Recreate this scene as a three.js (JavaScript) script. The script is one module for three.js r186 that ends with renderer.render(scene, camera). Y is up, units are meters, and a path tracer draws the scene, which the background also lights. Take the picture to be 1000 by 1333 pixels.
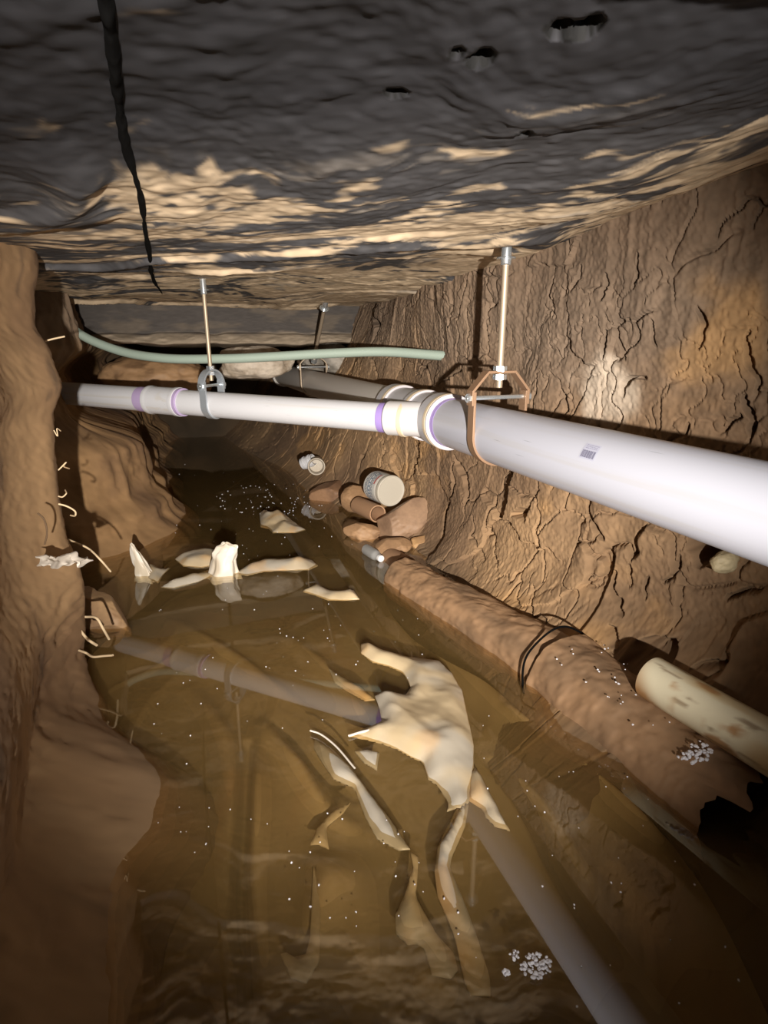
import * as THREE from 'three';
import { mergeGeometries, mergeVertices } from 'three/addons/utils/BufferGeometryUtils.js';

// ------------------------------------------------------------------ camera, sky, lights, exposure
const W = 1000, H = 1333, F = 768, PITCH = THREE.MathUtils.degToRad(16.3), EYE = new THREE.Vector3(0, 0.635, 0);
const scene = new THREE.Scene();
scene.background = new THREE.Color(0x000000);
const camera = new THREE.PerspectiveCamera(2 * Math.atan(H / 2 / F) * 180 / Math.PI, W / H, 0.02, 30);
camera.position.copy(EYE);
camera.rotation.x = -PITCH;
camera.updateMatrixWorld(true);
const renderer = new THREE.WebGLRenderer({ antialias: true });
renderer.toneMapping = THREE.LinearToneMapping;
renderer.toneMappingExposure = 1.0;
renderer.shadowMap.enabled = true;
const TORCH = new THREE.Vector3(0.17, 0.59, 0.60);
const lamp = new THREE.SpotLight(0xfff6ec, 32, 0, 0.475, 1.0, 2);       // the hand torch of whoever takes the picture
lamp.name = 'hand_torch_light';
lamp.position.copy(TORCH);
lamp.target.position.set(-0.07, 0.435, -1.3);
lamp.castShadow = true; lamp.shadow.radius = 0.5; lamp.shadow.mapSize.set(2048, 2048); lamp.shadow.camera.near = 0.05; lamp.shadow.camera.far = 8; lamp.shadow.bias = -0.0005;
scene.add(lamp, lamp.target);

// ------------------------------------------------------------------ helpers
const V = (x, y, z) => new THREE.Vector3(x, y, z);
const { clamp, lerp, smoothstep } = THREE.MathUtils;
const sstep = (a, b, x) => { const t = clamp((x - a) / (b - a), 0, 1); return t * t * (3 - 2 * t); };
let seed = 20240;
const rnd = () => { seed = (seed + 0x6d2b79f5) | 0; let t = Math.imul(seed ^ (seed >>> 15), 1 | seed); t = (t + Math.imul(t ^ (t >>> 7), 61 | t)) ^ t; return ((t ^ (t >>> 14)) >>> 0) / 4294967296; };
const rr = (a, b) => a + (b - a) * rnd();
function hash(x, y, z) { let h = (Math.imul(x, 374761393) + Math.imul(y, 668265263) + Math.imul(z, 1274126177)) | 0; h = Math.imul(h ^ (h >>> 13), 1274126177); h = Math.imul(h ^ (h >>> 15), 2246822519); return ((h ^ (h >>> 16)) >>> 0) / 4294967296; }
function noise(x, y, z = 0) {                                             // smooth value noise, -1 .. 1
  const ix = Math.floor(x), iy = Math.floor(y), iz = Math.floor(z), fx = x - ix, fy = y - iy, fz = z - iz;
  const u = fx * fx * fx * (fx * (fx * 6 - 15) + 10), v = fy * fy * fy * (fy * (fy * 6 - 15) + 10), w = fz * fz * (3 - 2 * fz);
  const p = (k) => lerp(lerp(hash(ix, iy, k), hash(ix + 1, iy, k), u), lerp(hash(ix, iy + 1, k), hash(ix + 1, iy + 1, k), u), v);
  const a = p(iz);
  return (fz === 0 ? a : lerp(a, p(iz + 1), w)) * 2 - 1;
}
function fbm(x, y, z = 0, n = 4, g = 0.5) { let s = 0, a = 1, t = 0; for (let i = 0; i < n; i++) { s += a * noise(x, y, z + i * 7); t += a; a *= g; x = x * 2.03 + 11.3; y = y * 2.03 - 5.7; } return s / t; }
function ridged(x, y, z = 0, n = 3) { let s = 0, a = 1, t = 0; for (let i = 0; i < n; i++) { s += a * (1 - Math.abs(noise(x, y, z + i * 5)) * 1.6); t += a; a *= 0.5; x = x * 2.1 + 3.1; y = y * 2.1 + 8.2; } return s / t; }
function cells(x, y, z) {                                                 // distance to the border between cells of a jittered grid
  const ix = Math.floor(x), iy = Math.floor(y); let f1 = 9, f2 = 9;
  for (let j = -1; j <= 1; j++) for (let i = -1; i <= 1; i++) {
    const px = ix + i + 0.15 + 0.7 * hash(ix + i, iy + j, z), py = iy + j + 0.15 + 0.7 * hash(ix + i, iy + j, z + 1), d = Math.hypot(px - x, py - y);
    if (d < f1) { f2 = f1; f1 = d; } else if (d < f2) f2 = d;
  }
  return f2 - f1;
}
// rays of the picture, to find where things stand
function ray(u, v) { const a = (u - W / 2) / F, b = (H / 2 - v) / F; return V(a, b * Math.cos(PITCH) - Math.sin(PITCH), -(Math.cos(PITCH) + b * Math.sin(PITCH))); }
const onY = (u, v, y = 0) => { const d = ray(u, v); return d.multiplyScalar((y - EYE.y) / d.y).add(EYE); };
const onZ = (u, v, z) => { const d = ray(u, v); return d.multiplyScalar(z / d.z).add(EYE); };
const onPlane = (u, v, p, n) => { const d = ray(u, v); return d.multiplyScalar(V().subVectors(p, EYE).dot(n) / d.dot(n)).add(EYE); };
function project(p) { const q = p.clone().sub(EYE), y = q.y * Math.cos(PITCH) - q.z * Math.sin(PITCH), z = -q.y * Math.sin(PITCH) - q.z * Math.cos(PITCH); return [W / 2 + F * q.x / z, H / 2 - F * y / z, z]; }

const used = {};
const numbered = (n) => { used[n] = (used[n] ?? -1) + 1; return used[n] ? n + '_' + String(used[n]).padStart(3, '0') : n; };
function tag(o, label, category, group, kind) { if (label) o.userData.label = label; if (category) o.userData.category = category; if (group) o.userData.group = group; if (kind) o.userData.kind = kind; return o; }
function thing(name, label, category, position, group) { const o = new THREE.Group(); o.name = numbered(name); if (position) o.position.copy(position); scene.add(o); return tag(o, label, category, group); }
function obj(name, geometry, material, parent = scene) {
  const g = Array.isArray(geometry) ? join(geometry) : geometry;
  if (parent !== scene && !g.userData.local) { parent.updateWorldMatrix(true, false); g.applyMatrix4(parent.matrixWorld.clone().invert()); g.userData.local = true; }   // shapes are written in world metres
  const m = new THREE.Mesh(g, material); m.name = parent === scene ? numbered(name) : name; m.castShadow = m.receiveShadow = true; parent.add(m); return m;
}
function join(list) {
  list = list.map((g) => { const k = g.index ? g.toNonIndexed() : g.clone(); for (const n of Object.keys(k.attributes)) if (!['position', 'normal', 'uv'].includes(n)) k.deleteAttribute(n); if (!k.attributes.uv) k.setAttribute('uv', new THREE.BufferAttribute(new Float32Array(k.attributes.position.count * 2), 2)); return k; });
  return mergeGeometries(list);
}
const M4 = (pos, x, y, z) => new THREE.Matrix4().makeBasis(x, y, z).setPosition(pos);
const UPV = V(0, 1, 0);
function frameAlong(d, up = UPV) { const y = d.clone().normalize(), x = V().crossVectors(up, y).normalize(); if (x.lengthSq() < 1e-6) x.set(1, 0, 0); return [x, y, V().crossVectors(x, y).normalize()]; }   // y runs along d
function latheAlong(profile, p, d, seg = 48) { const g = new THREE.LatheGeometry(profile.map(([r, h]) => new THREE.Vector2(r, h)), seg); return g.applyMatrix4(M4(p, ...frameAlong(d))); }
const tube = (pts, r, n = 40, m = 10) => new THREE.TubeGeometry(new THREE.CatmullRomCurve3(pts, false, 'centripetal'), n, r, m, false);
function rod(a, b, r, seg = 16) { const d = V().subVectors(b, a), l = d.length(); return latheAlong([[0, 0], [r * 0.8, 0], [r, r * 0.2], [r, l - r * 0.2], [r * 0.8, l], [0, l]], a, d, seg); }
function grid(nu, nv, f, closed = false) {                                // f(i, j, colour) -> point
  const pos = new Float32Array(nu * nv * 3), col = new Float32Array(nu * nv * 3), uv = new Float32Array(nu * nv * 2), idx = new Uint32Array((nu - 1) * (nv - 1) * 6), c = [1, 1, 1];
  for (let j = 0, k = 0; j < nv; j++) for (let i = 0; i < nu; i++, k++) {
    const p = f(i / (nu - 1), j / (nv - 1), c, i, j);
    pos[k * 3] = p.x; pos[k * 3 + 1] = p.y; pos[k * 3 + 2] = p.z; col[k * 3] = c[0]; col[k * 3 + 1] = c[1]; col[k * 3 + 2] = c[2]; uv[k * 2] = i / (nu - 1); uv[k * 2 + 1] = j / (nv - 1);
  }
  for (let j = 0, k = 0; j < nv - 1; j++) for (let i = 0; i < nu - 1; i++) { const a = j * nu + i; idx[k++] = a; idx[k++] = a + 1; idx[k++] = a + nu; idx[k++] = a + 1; idx[k++] = a + nu + 1; idx[k++] = a + nu; }
  const g = new THREE.BufferGeometry();
  g.setAttribute('position', new THREE.BufferAttribute(pos, 3)); g.setAttribute('color', new THREE.BufferAttribute(col, 3)); g.setAttribute('uv', new THREE.BufferAttribute(uv, 2)); g.setIndex(new THREE.BufferAttribute(idx, 1));
  g.computeVertexNormals(); return g;
}
function flip(g) { const a = g.index.array; for (let i = 0; i < a.length; i += 3) { const t = a[i]; a[i] = a[i + 1]; a[i + 1] = t; } g.computeVertexNormals(); return g; }
function spline2(points) { const c = new THREE.CatmullRomCurve3(points.map(([x, z]) => V(x, 0, z)), false, 'centripetal'); return c.getSpacedPoints(600); }
const pick = (arr, s) => { const t = clamp(s, 0, 1) * (arr.length - 1), i = Math.min(arr.length - 2, Math.floor(t)); return V().lerpVectors(arr[i], arr[i + 1], t - i); };
function paint(g, f) { const p = g.attributes.position, n = g.attributes.normal, c = new Float32Array(p.count * 3), v = V(), nn = V(); for (let i = 0; i < p.count; i++) { v.fromBufferAttribute(p, i); nn.fromBufferAttribute(n, i); const k = f(v, nn); c.set(k, i * 3); } g.setAttribute('color', new THREE.BufferAttribute(c, 3)); return g; }
const mix3 = (a, b, t, out = [0, 0, 0]) => { for (let k = 0; k < 3; k++) out[k] = a[k] + (b[k] - a[k]) * t; return out; };

// ------------------------------------------------------------------ materials
function speckleTexture(n, f, srgb = false) { const d = new Uint8Array(n * n * 4); for (let y = 0; y < n; y++) for (let x = 0; x < n; x++) { const k = f(x / n, y / n), o = (y * n + x) * 4; for (let c = 0; c < 3; c++) d[o + c] = clamp(Math.round(255 * (Array.isArray(k) ? k[c] : k)), 0, 255); d[o + 3] = 255; } const t = new THREE.DataTexture(d, n, n); t.magFilter = THREE.LinearFilter; t.wrapS = t.wrapT = THREE.RepeatWrapping; if (srgb) t.colorSpace = THREE.SRGBColorSpace; t.needsUpdate = true; return t; }
const std = (color, roughness = 0.8, more = {}) => new THREE.MeshStandardMaterial({ color: Array.isArray(color) ? new THREE.Color().setRGB(...color) : color, roughness, ...more });
const M = {
  earth: std([1, 1, 1], 0.95, { vertexColors: true, side: THREE.DoubleSide }),
  wetEarth: std([1, 1, 1], 0.62, { vertexColors: true, side: THREE.DoubleSide }),
  slab: new THREE.MeshPhysicalMaterial({ color: 0xffffff, roughness: 0.7, specularIntensity: 0.3, vertexColors: true, side: THREE.DoubleSide }),
  concrete: std([1, 1, 1], 0.9, { vertexColors: true, side: THREE.DoubleSide }),
  bed: std([0.16, 0.10, 0.045], 1.0),
  pvc: std([0.50, 0.52, 0.60], 0.36, { side: THREE.DoubleSide }),
  pvcSmall: std([0.64, 0.65, 0.68], 0.36, { side: THREE.DoubleSide }),
  pvcGrey: std([0.60, 0.57, 0.53], 0.45, { side: THREE.DoubleSide }),
  fitting: std([0.52, 0.52, 0.55], 0.38, { side: THREE.DoubleSide }),
  lip: std([0.50, 0.47, 0.49], 0.5),
  cream: std([0.72, 0.60, 0.42], 0.5),
  primer: std([0.36, 0.26, 0.62], 0.45),
  ivory: std([1, 1, 1], 0.42, { vertexColors: true, side: THREE.DoubleSide }),
  steel: std([0.62, 0.60, 0.56], 0.34, { metalness: 0.85 }),
  zinc: std([0.80, 0.86, 0.90], 0.26, { metalness: 0.85 }),
  dullSteel: std([0.45, 0.36, 0.26], 0.5, { metalness: 0.5 }),
  galvanised: std([0.50, 0.55, 0.60], 0.42, { metalness: 0.6 }),
  rustBand: std([0.31, 0.19, 0.115], 0.5, { metalness: 0.35 }),
  green: std([0.32, 0.40, 0.34], 0.6),
  black: new THREE.MeshPhysicalMaterial({ color: new THREE.Color().setRGB(0.004, 0.004, 0.004), roughness: 0.95, specularIntensity: 0.1, side: THREE.DoubleSide }),
  sheet: new THREE.MeshPhysicalMaterial({ color: new THREE.Color().setRGB(0.66, 0.52, 0.30), roughness: 0.42, side: THREE.DoubleSide }),
  sheetGrey: new THREE.MeshPhysicalMaterial({ color: new THREE.Color(1, 1, 1), vertexColors: true, roughness: 0.4, side: THREE.DoubleSide }),
  sunkSheet: std([1, 1, 1], 0.6, { vertexColors: true, side: THREE.DoubleSide }),
  whiteScrap: std([0.66, 0.60, 0.52], 0.6, { side: THREE.DoubleSide }),
  rootPale: std([0.62, 0.48, 0.30], 0.8),
  rootDark: std([0.10, 0.06, 0.03], 0.9),
  foam: std([0.80, 0.80, 0.86], 0.8),
  bottle: std([0.80, 0.76, 0.68], 0.45),
  greyPlastic: std([0.30, 0.30, 0.29], 0.4),
  clayPipe: std([0.46, 0.27, 0.15], 0.8, { side: THREE.DoubleSide }),
  water: new THREE.MeshPhysicalMaterial({ color: new THREE.Color().setRGB(0.90, 0.82, 0.66), roughness: 0.02, transmission: 1, thickness: 0, ior: 1.68 }),
  silt: new THREE.MeshStandardMaterial({ color: new THREE.Color().setRGB(0.34, 0.272, 0.15), roughness: 1, transparent: true, opacity: 0.14, depthWrite: false, side: THREE.DoubleSide }),
};
M.silt.specularIntensity = 0;

const stainMap = (tint) => { const t = speckleTexture(512, (u, v) => { const k = 0.5 + 0.5 * fbm(u * 9, v * 14, 201, 4), m = sstep(0.60, 0.85, k) * 0.16, sp = hash(Math.floor(u * 512), Math.floor(v * 512), 9) > 0.9994 ? 0.55 : 0, g = 1 - sp; return [g - m * tint[0], g - m * tint[1], g - m * tint[2]]; }, true); t.repeat.set(2, 1); return t; };
M.pvc.map = stainMap([0.10, 0.16, 0.30]); M.pvcSmall.map = stainMap([0.16, 0.26, 0.46]);
// ------------------------------------------------------------------ the setting: ceiling
const CLAY = [0.37, 0.235, 0.122], CLAYDK = [0.20, 0.125, 0.07], CLAYGREY = [0.19, 0.140, 0.100], ASH = [0.50, 0.42, 0.33];
const TEARS = [[625, 105, 0.009], [515, 141, 0.007], [728, 75, 0.008], [757, 76, 0.010], [595, 93, 0.005], [682, 200, 0.008]].map(([u, v, w]) => { const p = onY(u, v, 0.80); return [p.x, p.z, w]; });   // small holes torn in the lining
const flow = (x, z) => [x + 0.10 * fbm(x * 3, z * 3, 4, 2), z + 0.16 * fbm(x * 2.1, z * 2.3, 9, 2) + 0.035 * noise(x * 7, z * 6, 19) + 0.012 * noise(x * 22, z * 16, 29)];   // the way the streaks run
function ceilingHeight(x, z) {
  let y = 0.784 + 0.10 * sstep(0.22, 0.75, x) * sstep(-2.2, -1.0, z) + 0.026 * sstep(-0.25, 0.18, x) * sstep(-2.2, -1.4, z) - 0.012 * noise(x * 1.7, z * 1.7, 2);
  const [wx, wz] = flow(x, z);
  y += 0.008 * fbm(x * 2.0, z * 2.4, 1, 2) + 0.006 * fbm(wx * 6, wz * 8, 2, 2);
  y -= 0.014 * sstep(0.72, 1.0, ridged(wx * 1.5, wz * 4.5, 3, 1)) * sstep(-0.3, 0.3, noise(x * 2.6, z * 2.6, 12));   // folds of the lining
  y -= 0.0050 * ridged(wx * 6, wz * 14, 6, 3) * sstep(-0.3, 0.5, noise(x * 3.4, z * 4, 13));
  y += 0.0024 * fbm(wx * 22, wz * 36, 5, 3, 0.6) + 0.0006 * noise(x * 90, z * 90, 8);
  for (const [tx, tz, w] of TEARS) { const d = Math.hypot(x - tx, (z - tz) * 0.7); if (d < w) y += 0.009 * sstep(w, w * 0.6, d + 0.3 * w * noise(x * 120, z * 120, 3)); }
  // rough edge where the slab meets the dug walls
  return y;
}
{
  const far = -3.15, near = 2.1;
  const g = grid(560, 640, (a, b, c) => {
    const z = b < 0.88 ? lerp(far, -0.28, Math.pow(b / 0.88, 0.85)) : lerp(-0.28, near, (b - 0.88) / 0.12);
    const half = z < -0.28 ? lerp(0.75, 1.75, (-z - 0.28) / 2.9) : lerp(0.75, 1.2, (z + 0.28) / 1.2);
    const x = lerp(-half, half, a) + (z < -0.28 ? 0.15 : 0.15);
    const y = ceilingHeight(x, z);
    const [wx, wz] = flow(x, z);
    let t = 0.8 * fbm(wx * 4, wz * 6, 21, 4) + 1.1 * fbm(wx * 9, wz * 19, 25, 4, 0.65) + 0.4 * fbm(wx * 24, wz * 60, 27, 2) + 0.3 * noise(x * 1.7, z * 1.7, 31);
    t += 0.34 * sstep(-0.48, -0.9, z) + 0.2 * sstep(-1.3, -1.9, z) - 0.9 * sstep(-0.75, -0.3, z) + 0.25 * sstep(0.2, 0.8, x);
    const clay = sstep(0.0, 0.36, t), f = 1 + 0.22 * noise(x * 60, z * 120, 40);
    mix3(mix3([0.075, 0.074, 0.078], [0.026, 0.026, 0.029], sstep(-0.75, -0.48, z)), mix3([0.60, 0.47, 0.32], [0.15, 0.115, 0.08], sstep(-0.72, -0.45, z)), clay, c);  // near end: darker lining, its clay darkened too in place of fading torchlight
    const ash = sstep(0.30, 0.62, fbm(wx * 10, wz * 26, 55, 4, 0.65)) * 0.7 * sstep(-0.5, -0.9, z);
    mix3(c, [0.42, 0.37, 0.31], ash, c); for (const [tx, tz, w] of TEARS) if (Math.hypot(x - tx, (z - tz) * 0.7) < w * 1.25) { c[0] = c[1] = c[2] = 0.012; }  // tears blackened: the shade inside the holes is put into the colour
    for (let k = 0; k < 3; k++) c[k] *= f;
    return V(x, y, z);
  });
  const ceiling = obj('ceiling', flip(g), M.slab); tag(ceiling, null, null, null, 'structure');
  const box = new THREE.BoxGeometry(4.6, 0.2, 7.0).translate(0, 1.06, -1.2);
  obj('slab_back', box, std([0.1, 0.09, 0.08], 1), ceiling);
}

// ------------------------------------------------------------------ right wall
const rBase = spline2([[-1.15, -4.3], [-0.75, -3.5], [-0.42, -2.95], [-0.24, -2.5], [0.0, -2.15], [0.16, -1.82], [0.24, -1.55], [0.36, -1.24], [0.50, -1.06], [0.62, -0.86], [0.78, -0.45], [0.95, 0.0], [1.12, 0.5], [1.15, 2.1]]);
const rTop = spline2([[-0.75, -4.4], [-0.36, -3.5], [-0.10, -2.98], [0.02, -2.45], [0.13, -2.0], [0.20, -1.72], [0.27, -1.58], [0.40, -1.36], [0.52, -1.14], [0.66, -0.98], [0.80, -0.5], [0.97, 0.0], [1.14, 0.5], [1.17, 2.1]]);
const wallShape = (s, y) => { const t = clamp(y / 0.8, -0.3, 1.2), a = pick(rBase, s), b = pick(rTop, s), foot = Math.max(0, 0.16 - y), reach = lerp(0.5, 1.7, sstep(-1.3, -0.98, a.z)) - 1.35 * sstep(-0.92, -0.70, a.z), p = a.clone().lerp(b, clamp(t, 0, 1)); const n = wallNormal(s); return p.setY(y).addScaledVector(n, reach * foot * foot / 0.16 + 0.02 * Math.sin(t * 3.1) * noise(s * 9, 2, 3)); };
const wallNormal = (s) => { const a = pick(rBase, s - 0.01), b = pick(rBase, s + 0.01), d = b.sub(a); return V(d.z, 0, -d.x).normalize().multiplyScalar(-1); };
const lengthR = rBase.reduce((l, p, i) => i ? l + p.distanceTo(rBase[i - 1]) : 0, 0);
const wallHit = (() => {                                                 // the wall's own (s, y) under a picture point
  const spots = []; for (let i = 0; i <= 300; i++) for (let j = 0; j <= 90; j++) { const s = i / 300 * 0.86, y = j / 90 * 0.92, q = project(wallShape(s, y)); if (q[2] > 0.1) spots.push([q[0], q[1], s, y]); }
  return (u, v) => { let best = null, d = 1e9; for (const k of spots) { const e = (k[0] - u) ** 2 + (k[1] - v) ** 2; if (e < d) { d = e; best = k; } } return [best[2] * lengthR, best[3]]; };
})();
// the deep fissures, as lines down the wall: picture points, width and depth in metres
const FISSURES = [
  [[[486, 400], [493, 425], [483, 450], [490, 490]], 0.020, 0.06], [[[497, 400], [500, 418], [492, 440]], 0.008, 0.03],
  [[[560, 385], [572, 410], [580, 450]], 0.006, 0.02], [[[548, 420], [556, 450], [545, 480]], 0.006, 0.02], [[[583, 370], [590, 400], [585, 430]], 0.005, 0.02],
  [[[540, 470], [556, 482], [560, 498], [552, 510]], 0.010, 0.03], [[[575, 500], [585, 488], [600, 478]], 0.007, 0.02], [[[608, 400], [612, 430], [606, 470]], 0.005, 0.02],
  [[[640, 350], [634, 380], [632, 420]], 0.005, 0.015], [[[786, 425], [786, 450], [783, 470]], 0.009, 0.03], [[[735, 505], [734, 530], [732, 545]], 0.008, 0.025], [[[702, 490], [700, 520], [695, 535]], 0.005, 0.02],
  [[[720, 350], [718, 380], [720, 410]], 0.005, 0.02], [[[830, 490], [810, 500], [803, 512]], 0.007, 0.025], [[[760, 345], [756, 375]], 0.006, 0.02], [[[790, 350], [788, 390]], 0.006, 0.02], [[[825, 330], [822, 370]], 0.006, 0.02],
  [[[905, 395], [912, 430], [905, 455]], 0.006, 0.02], [[[972, 515], [974, 550], [968, 575]], 0.008, 0.03], [[[985, 440], [990, 480], [984, 520]], 0.006, 0.02], [[[940, 560], [942, 545], [960, 538]], 0.006, 0.02], [[[898, 570], [900, 556]], 0.007, 0.02],
  [[[452, 560], [442, 580], [436, 610], [432, 640]], 0.007, 0.03], [[[466, 565], [455, 595], [448, 625]], 0.005, 0.02], [[[487, 565], [478, 585], [470, 600], [464, 625]], 0.012, 0.035], [[[498, 570], [502, 590], [494, 610]], 0.006, 0.02],
  [[[548, 570], [540, 600], [530, 625]], 0.010, 0.03], [[[538, 575], [545, 600], [552, 615]], 0.008, 0.03], [[[596, 592], [600, 612], [607, 635], [604, 670]], 0.016, 0.05], [[[592, 600], [588, 640], [576, 670], [565, 700]], 0.012, 0.045],
  [[[617, 670], [612, 700], [620, 730]], 0.006, 0.025], [[[636, 650], [630, 690], [640, 740]], 0.006, 0.02], [[[660, 625], [655, 650], [648, 668]], 0.006, 0.02], [[[668, 668], [682, 672], [692, 658]], 0.016, 0.045], [[[697, 625], [695, 650]], 0.006, 0.02],
  [[[764, 655], [760, 672], [770, 690], [778, 700]], 0.011, 0.035], [[[776, 690], [768, 705], [742, 716]], 0.005, 0.02], [[[700, 690], [703, 720], [697, 760]], 0.005, 0.02], [[[826, 716], [822, 735]], 0.006, 0.02], [[[790, 740], [800, 770], [808, 800]], 0.006, 0.03], [[[820, 735], [815, 765]], 0.005, 0.02],
  [[[880, 725], [872, 745], [860, 755]], 0.006, 0.02], [[[850, 752], [840, 765], [838, 780]], 0.005, 0.02], [[[940, 785], [960, 780], [985, 772]], 0.007, 0.025], [[[795, 850], [785, 830], [790, 815]], 0.008, 0.03], [[[700, 815], [690, 800], [680, 770]], 0.005, 0.02],
  [[[905, 868], [925, 872], [945, 862]], 0.008, 0.03], [[[800, 420], [806, 450], [812, 470]], 0.004, 0.015], [[[850, 420], [846, 450]], 0.004, 0.015],
].map(([pts, w, d]) => ({ pts: pts.map((p) => wallHit(...p)), w, d }));
for (const f of FISSURES) { const xs = f.pts.map((p) => p[0]), ys = f.pts.map((p) => p[1]); f.lo = [Math.min(...xs) - 0.04, Math.min(...ys) - 0.04]; f.hi = [Math.max(...xs) + 0.04, Math.max(...ys) + 0.04]; }
function plates(x, y, z) {                                                // clay breaks off in plates: each stands a little proud or back
  const ix = Math.floor(x), iy = Math.floor(y); let f1 = 9, f2 = 9, h = 0, h2 = 0;
  for (let j = -1; j <= 1; j++) for (let i = -1; i <= 1; i++) { const px = ix + i + 0.15 + 0.7 * hash(ix + i, iy + j, z), py = iy + j + 0.15 + 0.7 * hash(ix + i, iy + j, z + 1), d = Math.hypot(px - x, py - y); if (d < f1) { f2 = f1; f1 = d; h2 = h; h = hash(ix + i, iy + j, z + 2) + 0.9 * (hash(ix + i, iy + j, z + 3) - 0.5) * (x - px) + 0.9 * (hash(ix + i, iy + j, z + 4) - 0.5) * (y - py); } else if (d < f2) { f2 = d; h2 = hash(ix + i, iy + j, z + 2); } }
  return [h - 0.5, f2 - f1];
}
function fissure(sx, y) {
  let deep = 0; const jx = sx + 0.012 * fbm(sx * 30, y * 30, 71, 2), jy = y + 0.012 * fbm(sx * 30, y * 30, 77, 2);
  for (const f of FISSURES) {
    if (jx < f.lo[0] || jx > f.hi[0] || jy < f.lo[1] || jy > f.hi[1]) continue;
    for (let i = 0; i < f.pts.length - 1; i++) {
      const [ax, ay] = f.pts[i], [bx, by] = f.pts[i + 1], dx = bx - ax, dy = by - ay, t = clamp(((jx - ax) * dx + (jy - ay) * dy) / (dx * dx + dy * dy + 1e-9), 0, 1), k = (i + t) / (f.pts.length - 1);
      const w = f.w * 0.8 * (0.35 + 0.65 * Math.sin(Math.PI * clamp(k * 0.9 + 0.05, 0, 1))), d = Math.hypot(jx - ax - dx * t, jy - ay - dy * t);
      if (d < w) deep = Math.max(deep, f.d * sstep(w, w * 0.35, d));
    }
  }
  return deep;
}
const holeAt = wallHit(922, 716), ashAt = wallHit(785, 512), hole2 = wallHit(836, 868), orange = wallHit(945, 425);
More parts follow.
